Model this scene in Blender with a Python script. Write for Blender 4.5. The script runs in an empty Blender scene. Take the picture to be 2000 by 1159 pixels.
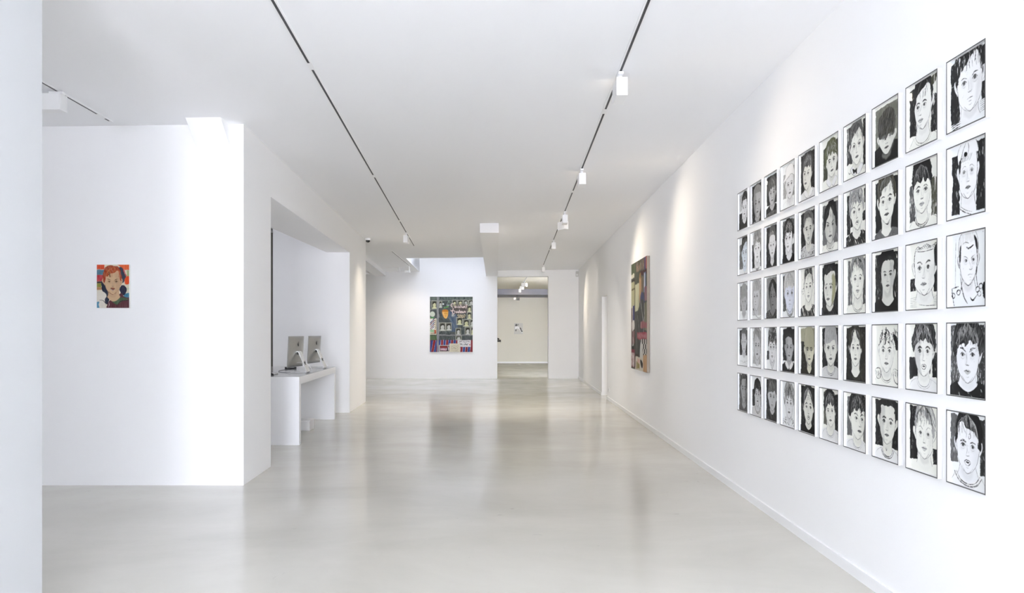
import bpy, bmesh, math, random
import numpy as np
from mathutils import Vector, Matrix

S = bpy.context.scene
C = S.collection
EYE = 1.25                 # camera height
F = 1260.0                 # focal length in pixels of a 2000 px wide frame

# ------------------------------------------------------------------ materials
def new_mat(name):
    m = bpy.data.materials.new(name); m.use_nodes = True
    return m, m.node_tree, m.node_tree.nodes['Principled BSDF']

def plain(name, col, rough=0.5, metal=0.0, bump=0.0, bscale=60.0, spec=0.5, var=0.0, vscale=4.0):
    m, nt, b = new_mat(name)
    b.inputs['Base Color'].default_value = (*col, 1)
    b.inputs['Roughness'].default_value = rough
    b.inputs['Metallic'].default_value = metal
    b.inputs['Specular IOR Level'].default_value = spec
    tc = nt.nodes.new('ShaderNodeTexCoord')
    if bump > 0:
        n = nt.nodes.new('ShaderNodeTexNoise'); n.inputs['Scale'].default_value = bscale
        n.inputs['Detail'].default_value = 3
        bp = nt.nodes.new('ShaderNodeBump'); bp.inputs['Strength'].default_value = bump
        bp.inputs['Distance'].default_value = 0.002
        nt.links.new(tc.outputs['Object'], n.inputs['Vector'])
        nt.links.new(n.outputs['Fac'], bp.inputs['Height'])
        nt.links.new(bp.outputs['Normal'], b.inputs['Normal'])
    if var > 0:
        n = nt.nodes.new('ShaderNodeTexNoise'); n.inputs['Scale'].default_value = vscale
        n.inputs['Detail'].default_value = 4
        mx = nt.nodes.new('ShaderNodeMix'); mx.data_type = 'RGBA'
        mx.inputs[6].default_value = (*[max(0, c*(1-var)) for c in col], 1)
        mx.inputs[7].default_value = (*[min(1, c*(1+var)) for c in col], 1)
        nt.links.new(tc.outputs['Object'], n.inputs['Vector'])
        nt.links.new(n.outputs['Fac'], mx.inputs[0])
        nt.links.new(mx.outputs[2], b.inputs['Base Color'])
    return m

M = {}
M['wall'] = plain('white_wall_paint', (0.90, 0.90, 0.90), 0.75, bump=0.15, bscale=90, spec=0.3, var=0.006, vscale=1.3)
M['ceil'] = plain('ceiling_paint', (0.90, 0.903, 0.915), 0.85, bump=0.1, bscale=80, spec=0.2, var=0.01, vscale=0.8)
M['base'] = plain('baseboard_paint', (0.88, 0.88, 0.88), 0.45)
M['warm_wall'] = plain('cream_wall_paint', (0.72, 0.69, 0.60), 0.75, bump=0.1)
M['lacquer'] = plain('white_lacquer', (0.91, 0.91, 0.92), 0.3)
M['desk_top'] = plain('desk_top_glossy', (0.50, 0.51, 0.51), 0.12, var=0.02)
M['lamp_white'] = plain('lamp_housing_white', (0.88, 0.88, 0.88), 0.4)
M['slot'] = plain('track_slot_dark', (0.045, 0.045, 0.05), 0.5)
M['alu'] = plain('brushed_aluminium', (0.42, 0.42, 0.405), 0.32, metal=0.85, var=0.04, vscale=30)
M['alu_bright'] = plain('polished_aluminium_edge', (0.92, 0.92, 0.92), 0.25, metal=0.5)
M['black'] = plain('black_plastic', (0.015, 0.015, 0.017), 0.35)
M['screen'] = plain('black_screen_glass', (0.01, 0.01, 0.012), 0.08)
M['cable'] = plain('white_cable', (0.85, 0.85, 0.85), 0.5)
M['grey_cable'] = plain('grey_cable', (0.2, 0.2, 0.21), 0.5)
M['bronze'] = plain('dark_bronze', (0.022, 0.018, 0.014), 0.4, metal=0.4, var=0.2, vscale=20)
M['dark_door'] = plain('dark_olive_panel', (0.085, 0.082, 0.068), 0.6, var=0.06)
M['frame_white'] = plain('frame_white_lacquer', (0.84, 0.84, 0.84), 0.35)
M['frame_edge'] = plain('frame_dark_edge', (0.10, 0.10, 0.095), 0.5)
M['canvas_side'] = plain('bare_canvas_edge', (0.36, 0.31, 0.25), 0.9, bump=0.3, bscale=400)
M['canvas_white'] = plain('primed_canvas_edge', (0.84, 0.83, 0.81), 0.9, bump=0.3, bscale=400)
M['proj'] = plain('projector_grey', (0.16, 0.16, 0.165), 0.5)
M['metal'] = plain('window_frame_metal', (0.10, 0.10, 0.11), 0.4, metal=0.6)

def lens_mat():
    m, nt, b = new_mat('lamp_lens_lit')
    b.inputs['Base Color'].default_value = (0.9, 0.88, 0.82, 1)
    b.inputs['Emission Color'].default_value = (1.0, 0.86, 0.66, 1)
    b.inputs['Emission Strength'].default_value = 1.5
    return m
M['lens'] = lens_mat()

def glass_mat():
    m = bpy.data.materials.new('picture_glass'); m.use_nodes = True
    nt = m.node_tree; nt.nodes.clear()
    o = nt.nodes.new('ShaderNodeOutputMaterial')
    t = nt.nodes.new('ShaderNodeBsdfTransparent'); t.inputs['Color'].default_value = (1, 1, 1, 1)
    g = nt.nodes.new('ShaderNodeBsdfGlossy'); g.inputs['Roughness'].default_value = 0.02
    fr = nt.nodes.new('ShaderNodeFresnel'); fr.inputs['IOR'].default_value = 1.35
    mx = nt.nodes.new('ShaderNodeMixShader')
    ml = nt.nodes.new('ShaderNodeMath'); ml.operation = 'MULTIPLY'; ml.inputs[1].default_value = 0.22   # anti-reflective coating
    nt.links.new(fr.outputs[0], ml.inputs[0]); nt.links.new(ml.outputs[0], mx.inputs[0]); nt.links.new(t.outputs[0], mx.inputs[1])
    nt.links.new(g.outputs[0], mx.inputs[2]); nt.links.new(mx.outputs[0], o.inputs[0])
    return m
M['glass'] = glass_mat()

def floor_mat():
    m, nt, b = new_mat('polished_concrete')
    tc = nt.nodes.new('ShaderNodeTexCoord')
    mp = nt.nodes.new('ShaderNodeMapping'); mp.inputs['Scale'].default_value = (0.55, 1.0, 1.0)
    nt.links.new(tc.outputs['Object'], mp.inputs['Vector'])
    n1 = nt.nodes.new('ShaderNodeTexNoise'); n1.inputs['Scale'].default_value = 0.9; n1.inputs['Detail'].default_value = 6
    n1.inputs['Roughness'].default_value = 0.6; n1.inputs['Distortion'].default_value = 0.4
    nt.links.new(mp.outputs[0], n1.inputs['Vector'])
    r1 = nt.nodes.new('ShaderNodeValToRGB')
    r1.color_ramp.elements[0].position = 0.32; r1.color_ramp.elements[0].color = (0.54, 0.52, 0.46, 1)
    r1.color_ramp.elements[1].position = 0.68; r1.color_ramp.elements[1].color = (0.65, 0.63, 0.57, 1)
    nt.links.new(n1.outputs['Fac'], r1.inputs[0])
    # worn darker specks and scuffs
    n2 = nt.nodes.new('ShaderNodeTexNoise'); n2.inputs['Scale'].default_value = 7.0; n2.inputs['Detail'].default_value = 5
    n2.inputs['Distortion'].default_value = 1.5
    nt.links.new(tc.outputs['Object'], n2.inputs['Vector'])
    r2 = nt.nodes.new('ShaderNodeValToRGB')
    r2.color_ramp.elements[0].position = 0.70; r2.color_ramp.elements[0].color = (0, 0, 0, 1)
    r2.color_ramp.elements[1].position = 0.78; r2.color_ramp.elements[1].color = (1, 1, 1, 1)
    nt.links.new(n2.outputs['Fac'], r2.inputs[0])
    mx = nt.nodes.new('ShaderNodeMix'); mx.data_type = 'RGBA'
    mul = nt.nodes.new('ShaderNodeMath'); mul.operation = 'MULTIPLY'; mul.inputs[1].default_value = 0.30
    nt.links.new(r2.outputs[0], mul.inputs[0]); nt.links.new(mul.outputs[0], mx.inputs[0])
    nt.links.new(r1.outputs[0], mx.inputs[6]); mx.inputs[7].default_value = (0.26, 0.25, 0.23, 1)
    nt.links.new(mx.outputs[2], b.inputs['Base Color'])
    # roughness variation
    n3 = nt.nodes.new('ShaderNodeTexNoise'); n3.inputs['Scale'].default_value = 2.2; n3.inputs['Detail'].default_value = 5
    nt.links.new(tc.outputs['Object'], n3.inputs['Vector'])
    mr = nt.nodes.new('ShaderNodeMapRange'); mr.inputs['To Min'].default_value = 0.10; mr.inputs['To Max'].default_value = 0.22
    nt.links.new(n3.outputs['Fac'], mr.inputs['Value']); nt.links.new(mr.outputs[0], b.inputs['Roughness'])
    # gentle trowel waves
    n4 = nt.nodes.new('ShaderNodeTexNoise'); n4.inputs['Scale'].default_value = 3.0; n4.inputs['Detail'].default_value = 3
    nt.links.new(mp.outputs[0], n4.inputs['Vector'])
    bp = nt.nodes.new('ShaderNodeBump'); bp.inputs['Strength'].default_value = 0.25; bp.inputs['Distance'].default_value = 0.004
    nt.links.new(n4.outputs['Fac'], bp.inputs['Height']); nt.links.new(bp.outputs['Normal'], b.inputs['Normal'])
    b.inputs['Specular IOR Level'].default_value = 0.6
    return m
M['floor'] = floor_mat()

def art_mat():
    m, nt, b = new_mat('painted_artwork')
    a = nt.nodes.new('ShaderNodeVertexColor'); a.layer_name = 'paint'
    nt.links.new(a.outputs['Color'], b.inputs['Base Color'])
    b.inputs['Roughness'].default_value = 0.7
    b.inputs['Specular IOR Level'].default_value = 0.25
    return m
M['art'] = art_mat()

# ------------------------------------------------------------------ mesh helpers
def link(name, me, mat, parent=None, loc=(0, 0, 0)):
    o = bpy.data.objects.new(name, me); C.objects.link(o)
    if mat is not None: me.materials.append(mat)
    o.location = loc
    if parent is not None: o.parent = parent
    return o

def from_bm(name, bm, mat, parent=None, loc=(0, 0, 0), smooth=False):
    bmesh.ops.recalc_face_normals(bm, faces=bm.faces)
    me = bpy.data.meshes.new(name); bm.to_mesh(me); bm.free()
    if smooth:
        me.shade_smooth()
    return link(name, me, mat, parent, loc)

def add_box(bm, x0, x1, y0, y1, z0, z1, bevel=0.0):
    v = [bm.verts.new(p) for p in ((x0,y0,z0),(x1,y0,z0),(x1,y1,z0),(x0,y1,z0),(x0,y0,z1),(x1,y0,z1),(x1,y1,z1),(x0,y1,z1))]
    fs = [bm.faces.new([v[i] for i in q]) for q in ((0,3,2,1),(4,5,6,7),(0,1,5,4),(1,2,6,5),(2,3,7,6),(3,0,4,7))]
    if bevel > 0:
        es = {e for f in fs for e in f.edges}
        bmesh.ops.bevel(bm, geom=list(es), offset=bevel, segments=2, affect='EDGES', profile=0.5)

def add_prism(bm, poly, z0, z1):
    """poly: list of (x,y) ; z0,z1 numbers or functions of (x,y)"""
    g0 = z0 if callable(z0) else (lambda x, y: z0)
    g1 = z1 if callable(z1) else (lambda x, y: z1)
    a = [bm.verts.new((x, y, g0(x, y))) for x, y in poly]
    b = [bm.verts.new((x, y, g1(x, y))) for x, y in poly]
    bm.faces.new(a[::-1]); bm.faces.new(b)
    n = len(poly)
    for i in range(n):
        j = (i+1) % n
        bm.faces.new((a[i], a[j], b[j], b[i]))

def add_cyl(bm, p0, p1, r0, r1=None, seg=20, cap=True):
    r1 = r0 if r1 is None else r1
    p0 = Vector(p0); p1 = Vector(p1); d = (p1-p0).normalized()
    up = Vector((0,0,1)) if abs(d.z) < 0.9 else Vector((1,0,0))
    s = d.cross(up).normalized(); t = d.cross(s)
    A = []; B = []
    for i in range(seg):
        a = 2*math.pi*i/seg; w = s*math.cos(a)+t*math.sin(a)
        A.append(bm.verts.new(p0+w*r0)); B.append(bm.verts.new(p1+w*r1))
    for i in range(seg):
        j = (i+1) % seg
        bm.faces.new((A[i], A[j], B[j], B[i]))
    if cap:
        bm.faces.new(A[::-1]); bm.faces.new(B)

def tube(name, pts, r, mat, parent=None, seg=8):
    """swept tube along a smoothed polyline"""
    P = [Vector(p) for p in pts]; Q = []
    n = len(P)
    for i in range(n-1):
        a = P[max(i-1, 0)]; b = P[i]; c = P[i+1]; d = P[min(i+2, n-1)]
        for k in range(8):
            t = k/8
            Q.append(0.5*((2*b)+(c-a)*t+(2*a-5*b+4*c-d)*t*t+(3*b-a-3*c+d)*t**3))
    Q.append(P[-1])
    bm = bmesh.new(); rings = []
    for i, q in enumerate(Q):
        d = (Q[min(i+1, len(Q)-1)]-Q[max(i-1, 0)]).normalized()
        up = Vector((0,0,1)) if abs(d.z) < 0.95 else Vector((1,0,0))
        s = d.cross(up).normalized(); t = s.cross(d)
        rings.append([bm.verts.new(q+(s*math.cos(2*math.pi*k/seg)+t*math.sin(2*math.pi*k/seg))*r) for k in range(seg)])
    for a, b in zip(rings, rings[1:]):
        for k in range(seg):
            bm.faces.new((a[k], a[(k+1) % seg], b[(k+1) % seg], b[k]))
    bm.faces.new(rings[0][::-1]); bm.faces.new(rings[-1])
    return from_bm(name, bm, mat, parent, smooth=True)

def struct(name, bm, mat):
    o = from_bm(name, bm, mat); o['kind'] = 'structure'; return o

def tag(o, label, cat, group=None):
    o['label'] = label; o['category'] = cat
    if group: o['group'] = group
    return o

def thing(name, label, cat, loc=(0,0,0), rotz=0.0, group=None):
    o = bpy.data.objects.new(name, None); C.objects.link(o)
    o.empty_display_size = 0.1
    o.location = loc; o.rotation_euler = (0, 0, rotz)
    return tag(o, label, cat, group)

def dup(root, loc, rotz, label, group=None):
    r = root.copy(); C.objects.link(r); r.location = loc; r.rotation_euler = (0, 0, rotz)
    r['label'] = label
    if group: r['group'] = group
    for ch in list(root.children):
        c = ch.copy(); C.objects.link(c); c.parent = r
        for g in ch.children:
            d = g.copy(); C.objects.link(d); d.parent = c
    return r

# ------------------------------------------------------------------ room planes
def XR(y): return 1.747 + 0.00556*y       # right wall line
def XL(y): return -1.822 - 0.0730*y       # left wall line
def ZC(x, y=0): return EYE + 1.753 + 0.0125*x   # ceiling height, very slightly out of level
YE = 17.90                                # end wall
TOP = 3.6                                 # top of wall slabs above the ceiling

# floor
bm = bmesh.new(); add_box(bm, -7.2, 4.6, -6.3, 27.6, -0.2, 0.0)
struct('floor', bm, M['floor'])

# ceiling with skylight opening
HX0, HX1, HX2, HX3 = -2.423, -0.62, -0.62, -2.566     # near-left, near-right, far-right, far-left
HY0 = 14.75
bm = bmesh.new()
zc = lambda x, y: ZC(x); zt = lambda x, y: ZC(x)+0.25
for poly in ([(-7.2,-6.3),(3.0,-6.3),(3.0,-4.6),(-7.2,-4.6)], [(-7.2,-4.6),(-0.6,-4.6),(-0.6,-2.8),(-7.2,-2.8)],
             [(1.2,-4.6),(3.0,-4.6),(3.0,-2.8),(1.2,-2.8)], [(-7.2,-2.8),(3.0,-2.8),(3.0,HY0),(-7.2,HY0)],   # unseen roof light added behind the camera to even out the daylight
             [(-7.2,HY0),(HX0,HY0),(HX3,YE),(-7.2,YE)],
             [(HX1,HY0),(3.0,HY0),(3.0,YE),(HX2,YE)]):
    add_prism(bm, poly, zc, zt)
struct('ceiling', bm, M['ceil'])
# skylight shaft walls
bm = bmesh.new()
add_prism(bm, [(HX0-0.12,HY0-0.12),(HX1+0.12,HY0-0.12),(HX1+0.12,HY0),(HX0-0.12,HY0)], lambda x,y: ZC(x)+0.02, 4.4)
add_prism(bm, [(HX0-0.12,HY0),(HX0,HY0),(HX3,YE),(HX3-0.12,YE)], lambda x,y: ZC(x)+0.02, 4.4)
add_prism(bm, [(HX1,HY0),(HX1+0.12,HY0),(HX2+0.12,YE),(HX2,YE)], lambda x,y: ZC(x)+0.02, 4.4)
struct('trim_skylight', bm, M['wall'])

# right wall (with door niche)
DY0, DY1, DZ = 12.30, 13.06, 2.0
T = 0.3
bm = bmesh.new()
def rw(y0, y1, z0, z1):
    add_prism(bm, [(XR(y0),y0),(XR(y0)+T,y0),(XR(y1)+T,y1),(XR(y1),y1)], z0, z1)
rw(-6.3, DY0, 0, TOP); rw(DY1, YE+0.3, 0, TOP); rw(DY0, DY1, DZ, TOP)
struct('wall_right', bm, M['wall'])
bm = bmesh.new()
add_prism(bm, [(XR(DY0)+0.22,DY0),(XR(DY0)+0.27,DY0),(XR(DY1)+0.27,DY1),(XR(DY1)+0.22,DY1)], 0.0, DZ)
d = struct('door_1', bm, M['base'])
bm = bmesh.new(); add_cyl(bm, (XR(12.4)+0.16,12.42,1.02), (XR(12.4)+0.222,12.42,1.02), 0.01); add_cyl(bm, (XR(12.4)+0.165,12.42,1.02), (XR(12.4)+0.165,12.54,1.02), 0.009)
from_bm('door_handle', bm, M['alu'], d)
# baseboards
bm = bmesh.new()
for y0, y1 in ((-6.0, DY0), (DY1, YE)):
    add_prism(bm, [(XR(y0)-0.013,y0),(XR(y0),y0),(XR(y1),y1),(XR(y1)-0.013,y1)], 0, 0.06)
struct('baseboard_right', bm, M['base'])

# end wall, with the opening to the back room; it runs up into the skylight shaft
OX0, OX1, OZ = -0.412, 1.009, 2.841
bm = bmesh.new()
add_box(bm, -7.2, OX0, YE, YE+0.3, 0, 4.4)
add_box(bm, OX1, 2.3, YE, YE+0.3, 0, 4.4)
add_box(bm, OX0, OX1, YE, YE+0.3, OZ, 4.4)
struct('wall_end', bm, M['wall'])
bm = bmesh.new()
add_box(bm, -7.0, OX0, YE-0.013, YE, 0, 0.07)
add_box(bm, OX1, XR(YE)-0.013, YE-0.013, YE, 0, 0.07)
struct('baseboard_end', bm, M['base'])

# left wall, near stretch (seen raking at the left edge)
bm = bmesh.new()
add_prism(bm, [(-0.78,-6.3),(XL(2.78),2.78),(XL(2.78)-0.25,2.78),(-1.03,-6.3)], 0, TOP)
struct('wall_left_near', bm, plain('wall_paint_shade_grey', (0.60, 0.61, 0.62), 0.75, bump=0.12))  # shade on this wall is put into its grey colour

# left block: wall facing the camera, then the return wall with the desk alcove opening
Y0, A0, A1, Y1 = 5.31, 6.057, 10.20, 11.86
XI = -2.93
AZ = 2.535
bm = bmesh.new()
add_prism(bm, [(-7.2,Y0),(XL(Y0),Y0),(XL(A0),A0),(-7.2,A0)], 0, TOP)           # front pier
add_prism(bm, [(XL(A0),A0),(XL(A1),A1),(XI,A1),(XI,A0)], AZ, TOP)               # lintel over the alcove
add_prism(bm, [(-3.78,A1),(XL(A1),A1),(XL(Y1),Y1),(-3.78,Y1)], 0, TOP)         # far pier
add_box(bm, -7.2, -3.78, A1+0.3, A1+0.6, 0, TOP)
struct('wall_left', bm, M['wall'])
bm = bmesh.new(); add_box(bm, -4.75, -3.785, A1+0.02, A1+0.295, 0, 2.85)
struct('door_2', bm, M['dark_door'])
bm = bmesh.new()
add_box(bm, -7.2, -7.0, -6.3, 7.5, 0, TOP); add_box(bm, -7.2, -7.0, 8.5, YE, 0, TOP)
add_box(bm, -7.2, -7.0, 7.5, 8.5, 0, 1.2); add_box(bm, -7.2, -7.0, 7.5, 8.5, 1.62, TOP)
struct('wall_far_left', bm, M['wall'])

# downstand beams
def beam(name, near, far, z):
    (xa, xb, ya), (xc, xd, yb) = near, far
    b = bmesh.new(); add_prism(b, [(xa,ya),(xb,ya),(xd,yb),(xc,yb)], z, lambda x,y: ZC(x)+0.1)
    return struct(name, b, M['ceil_w'])
M['ceil_w'] = plain('beam_paint', (0.87, 0.87, 0.88), 0.8, bump=0.1)
beam('trim_beam_centre', (-0.508, -0.209, 10.21), (-0.718, -0.400, YE), EYE+1.597)
beam('trim_beam_left', (-3.38, -3.08, 12.6), (-3.80, -3.50, YE), EYE+1.60)
beam('trim_beam_back', (-7.0, -3.81, 17.0), (-7.0, -3.83, 17.4), EYE+1.60)
# sloping haunch where the ceiling meets the left front wall
bm = bmesh.new()
xa, xb = -2.60, -2.322; zb = EYE+1.538; ya = 5.135
za = ZC(xa)+0.001; zz = ZC(xb)+0.001
v = [bm.verts.new(p) for p in ((xa,ya,za),(xb,ya,zz),(xb,Y0,zz),(xa,Y0,za),(xb,Y0,zb),(xa,Y0,zb))]
for q in ((0,1,4,5),(0,3,2,1),(1,2,4),(0,5,3),(3,5,4,2)): bm.faces.new([v[i] for i in q])
struct('trim_haunch', bm, M['wall'])

# front (street side) wall with big openings, behind the camera
bm = bmesh.new()
add_box(bm, -7.2, 3.0, -6.3, -6.1, 2.1, TOP)
add_box(bm, -7.2, 3.0, -6.3, -6.1, 0.0, 0.12)
for xa, xb in ((-7.2,-4.5),(-3.80,-0.70),(1.15,3.0)):
    add_box(bm, xa, xb, -6.3, -6.1, 0.12, 2.1)
struct('wall_front', bm, M['wall'])
def shopfront(n, x0, x1, k):
    b = bmesh.new()
    add_box(b, x0, x1, -6.24, -6.18, 0.12, 0.17); add_box(b, x0, x1, -6.24, -6.18, 2.05, 2.1)
    for i in range(k+1):
        x = x0+(x1-x0)*i/k
        xa = min(max(x-0.025, x0), x1-0.05)
        add_box(b, xa, xa+0.05, -6.24, -6.18, 0.17, 2.05)
    struct('window_%d' % n, b, M['metal'])
b = bmesh.new()
for y_ in (7.5, 7.975, 8.45): add_box(b, -7.13, -7.07, y_, y_+0.05, 1.2, 1.62)
for z_ in (1.2, 1.58): add_box(b, -7.13, -7.07, 7.55, 8.45, z_, z_+0.04)
struct('window_3', b, M['metal'])  # unseen window added to bring light into the desk alcove
shopfront(1, -0.70, 1.15, 2); shopfront(2, -4.5, -3.80, 1)

# back room beyond the opening
BY = 27.2
bm = bmesh.new(); add_box(bm, -3.2, 3.4, BY, BY+0.2, 0, TOP)
struct('wall_back', bm, M['warm_wall'])
bm = bmesh.new(); add_box(bm, -3.4, -3.2, YE+0.3, BY+0.2, 0, TOP)
struct('wall_back_left', bm, M['warm_wall'])
bm = bmesh.new(); add_box(bm, 3.2, 3.4, YE+0.3, BY+0.2, 0, TOP)
struct('wall_back_right', bm, M['warm_wall'])
bm = bmesh.new(); add_box(bm, -3.2, 3.2, YE+0.3, BY, 3.0, 3.2); struct('ceiling_back', bm, M['warm_wall'])
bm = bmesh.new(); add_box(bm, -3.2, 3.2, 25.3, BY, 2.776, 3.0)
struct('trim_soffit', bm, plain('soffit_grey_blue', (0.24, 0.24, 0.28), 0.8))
bm = bmesh.new(); add_box(bm, -3.2, 3.2, BY-0.013, BY, 0, 0.07); struct('baseboard_back', bm, M['base'])
# unseen slabs added over the skylight shaft to cut its daylight to a strip
bm = bmesh.new(); add_box(bm, -2.9, -0.4, HY0-0.2, 15.2, 4.4, 4.5); add_box(bm, -2.9, -0.4, 15.48, YE+0.3, 4.4, 4.5)
struct('trim_skylight_blocker', bm, M['wall'])
WORLD = 32.0; EXPO = 0.82
# ------------------------------------------------------------------ lighting tracks
def track(name, label, p0, p1, joints, zf, w=0.019):
    """recessed three-circuit track: white rail, dark slot strips, white joint covers; along p0 -> p1"""
    (x0, y0), (x1, y1) = p0, p1
    L = math.hypot(x1-x0, y1-y0); ux, uy = (x1-x0)/L, (y1-y0)/L; nx, ny = -uy, ux
    t = thing(name, label, 'lighting track', ((x0+x1)/2, (y0+y1)/2, zf((x0+x1)/2)))
    ox, oy, oz = t.location
    def strip(bm, s0, s1, a, b, za, zb):
        poly = [(x0+ux*s0+nx*a-ox, y0+uy*s0+ny*a-oy), (x0+ux*s1+nx*a-ox, y0+uy*s1+ny*a-oy),
                (x0+ux*s1+nx*b-ox, y0+uy*s1+ny*b-oy), (x0+ux*s0+nx*b-ox, y0+uy*s0+ny*b-oy)]
        add_prism(bm, poly, lambda x, y: zf(x+ox)+za-oz, lambda x, y: zf(x+ox)+zb-oz)
    b = bmesh.new()
    strip(b, 0, L, -w, -0.008, -0.006, 0.004); strip(b, 0, L, 0.008, w, -0.006, 0.004)
    strip(b, 0, 0.02, -0.008, 0.008, -0.006, 0.004); strip(b, L-0.02, L, -0.008, 0.008, -0.006, 0.004)
    from_bm('rail', b, M['lamp_white'], t)
    cuts = [0.02]
    for j in joints: cuts += [j-0.05, j+0.05]
    cuts.append(L-0.02)
    for a, c in zip(cuts[::2], cuts[1::2]):
        b = bmesh.new(); strip(b, a, c, -0.008, 0.008, -0.0045, 0.004); from_bm('slot', b, M['slot'], t)
    for j in joints:
        b = bmesh.new(); strip(b, j-0.05, j+0.05, -0.008, 0.008, -0.007, 0.004); from_bm('joint_cover', b, M['lamp_white'], t)
    return t
def tx(a, b, y): return a+b*y
RT = lambda y: 0.70+0.00635*y
LT = lambda y: -1.00-0.0730*y
track('lighting_track', 'long right-hand ceiling track with dark slot carrying the row of box spotlights',
      (RT(0.2), 0.2), (RT(17.0), 17.0), [y-0.2 for y in (2.2, 5.1, 7.98, 10.8, 13.5)], ZC)
track('lighting_track', 'long recessed ceiling track left of centre carrying one spotlight at its far end',
      (LT(0.2), 0.2), (LT(12.7), 12.7), [y-0.2 for y in (1.4, 4.19, 7.1, 9.9)], ZC)
track('lighting_track', 'recessed ceiling track of the left front bay, above the wall with the small portrait',
      (-3.02, 0.6), (-3.235, 5.20), [4.47], ZC)
track('lighting_track', 'short ceiling track running back beside the skylight opening',
      (-2.508, 13.45), (-2.60, 16.5), [], ZC, 0.014)
track('lighting_track', 'crosswise ceiling track near the end wall at far left',
      (-3.30, 16.7), (-2.86, 16.7), [], ZC, 0.014)
track('lighting_track', 'ceiling track of the back room seen through the tall opening',
      (0.467, 19.8), (0.27, 25.2), [], lambda x, y=0: 3.0, 0.016)

# ------------------------------------------------------------------ box spotlights
def spotlight(label, x, y, zf, rz, group, lx=0.18, ly=0.074, h=0.12, drop=0.055, power=0, aim=None, warm=(1.0, 0.86, 0.68), size=1.0, blend=0.6, down=False, offx=0.0):
    zc_ = zf(x)-0.010
    t = thing('box_spotlight', label, 'spotlight', (x, y, zc_), rz, group)
    b = bmesh.new(); add_box(b, -0.05, 0.05, -0.017, 0.017, -0.018, 0.0, 0.003); from_bm('track_adapter', b, M['lamp_white'], t)
    b = bmesh.new(); add_cyl(b, (0,0,-0.018), (0,0,-drop), 0.016); add_cyl(b, (0,0,-drop+0.012), (0,0,-drop), 0.022); from_bm('swivel', b, M['lamp_white'], t, smooth=False)
    b = bmesh.new()
    xa, xb = -lx*0.5+offx, lx*0.5+offx
    z0, z1 = -drop-h, -drop
    add_box(b, xa, xb-0.006, -ly/2, ly/2, z0, z1, 0.003)
    # lip round the light opening on the +x end
    wl = 0.005
    add_box(b, xb-0.006, xb, -ly/2, -ly/2+wl, z0, z1); add_box(b, xb-0.006, xb, ly/2-wl, ly/2, z0, z1)
    add_box(b, xb-0.006, xb, -ly/2+wl, ly/2-wl, z0, z0+wl); add_box(b, xb-0.006, xb, -ly/2+wl, ly/2-wl, z1-wl, z1)
    from_bm('housing', b, M['lamp_white'], t)
    b = bmesh.new(); add_box(b, xb-0.0058, xb-0.004, -ly/2+wl, ly/2-wl, z0+wl, z1-wl); from_bm('lens', b, M['lens'] if power else M['frame_white'], t)
    if power:
        ld = bpy.data.lights.new('lamp_beam', 'SPOT'); ld.energy = power; ld.color = warm
        ld.spot_size = size; ld.spot_blend = blend; ld.shadow_soft_size = 0.035
        lo = bpy.data.objects.new('lamp_beam', ld); C.objects.link(lo)
        p = Vector((x, y, zc_)) + Matrix.Rotation(rz, 3, 'Z') @ Vector((xb+0.02, 0, (z0+z1)/2))
        lo.location = p
        lo.rotation_euler = (Vector(aim)-p).to_track_quat('-Z', 'Y').to_euler()
    return t
G1 = 'box spotlights on the long right track'
RP = 1.0
def rwp(y, z): return (XR(y), y, z)
spotlight('largest box spotlight, nearest on the right ceiling track', RT(4.35), 4.35, ZC, math.pi/2, G1, power=22*RP, aim=rwp(3.0, 0.9), size=2.6, blend=1.0)
spotlight('second nearest box spotlight on the right ceiling track', RT(6.89), 6.89, ZC, math.pi/2, G1, power=40*RP, aim=rwp(5.6, 0.9), size=2.6, blend=1.0)
spotlight('upper of the two box spotlights hung close together at mid right track', RT(9.28), 9.28, ZC, math.pi/2, G1, power=60*RP, aim=rwp(8.4, 1.1), size=2.2, blend=1.0)
spotlight('lower box spotlight just behind the middle one on the right track', RT(9.62), 9.62, ZC, math.pi/2+0.5, G1, power=190*RP, aim=(-0.5,12.0,0), size=2.1, blend=1.0, drop=0.085, warm=(1,.93,.84))
spotlight('second farthest box spotlight on the right ceiling track', RT(12.08), 12.08, ZC, math.pi/2, G1, power=70*RP, aim=(1.5, 17.3, 1.0), size=1.1, blend=1.0)
spotlight('farthest box spotlight on the right track, before the end wall', RT(16.5), 16.5, ZC, math.pi/2, G1, power=110*RP, aim=rwp(15.2, 1.3), size=1.5, blend=1.0)
spotlight('lone box spotlight at the far end of the long left track', LT(11.0), 11.0, ZC, math.pi/2, None, power=26*RP, aim=(XL(11.1), 11.1, 1.4), size=1.3, blend=1.0)
spotlight('box spotlight in the left front bay, its broad side facing out', -3.205, 4.545, ZC, 0.0, None, power=0, lx=0.18, drop=0.020, h=0.115, offx=-0.043)
spotlight('low flat box spotlight beside the skylight at the back', -2.585, 16.2, ZC, math.pi, None, lx=0.13, h=0.05, drop=0.13, power=35*RP, aim=(-2.9, YE, 1.0), size=1.5, blend=0.9, offx=0.04)
spotlight('tiny spotlight hanging from the crosswise track at far left', -2.93, 16.7, ZC, -math.pi/2, 'small spotlights by the back skylight', lx=0.08, ly=0.05, h=0.05, drop=0.04)
G2 = 'spotlights of the back room'
zb_ = lambda x, y=0: 3.0
spotlight('nearest of the three back room spotlights, glowing warm', 0.41, 21.5, zb_, -math.pi/2+0.9, G2, power=15, aim=(-0.4, BY, 1.4), size=1.5, blend=1.0, ly=0.09, warm=(1.0,0.82,0.56))
spotlight('middle spotlight of the back room track', 0.355, 22.9, zb_, math.pi/2-0.4, G2, power=15, aim=(0.8, BY, 1.3), size=1.5, blend=1.0, ly=0.09, warm=(1.0,0.82,0.56))
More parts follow.
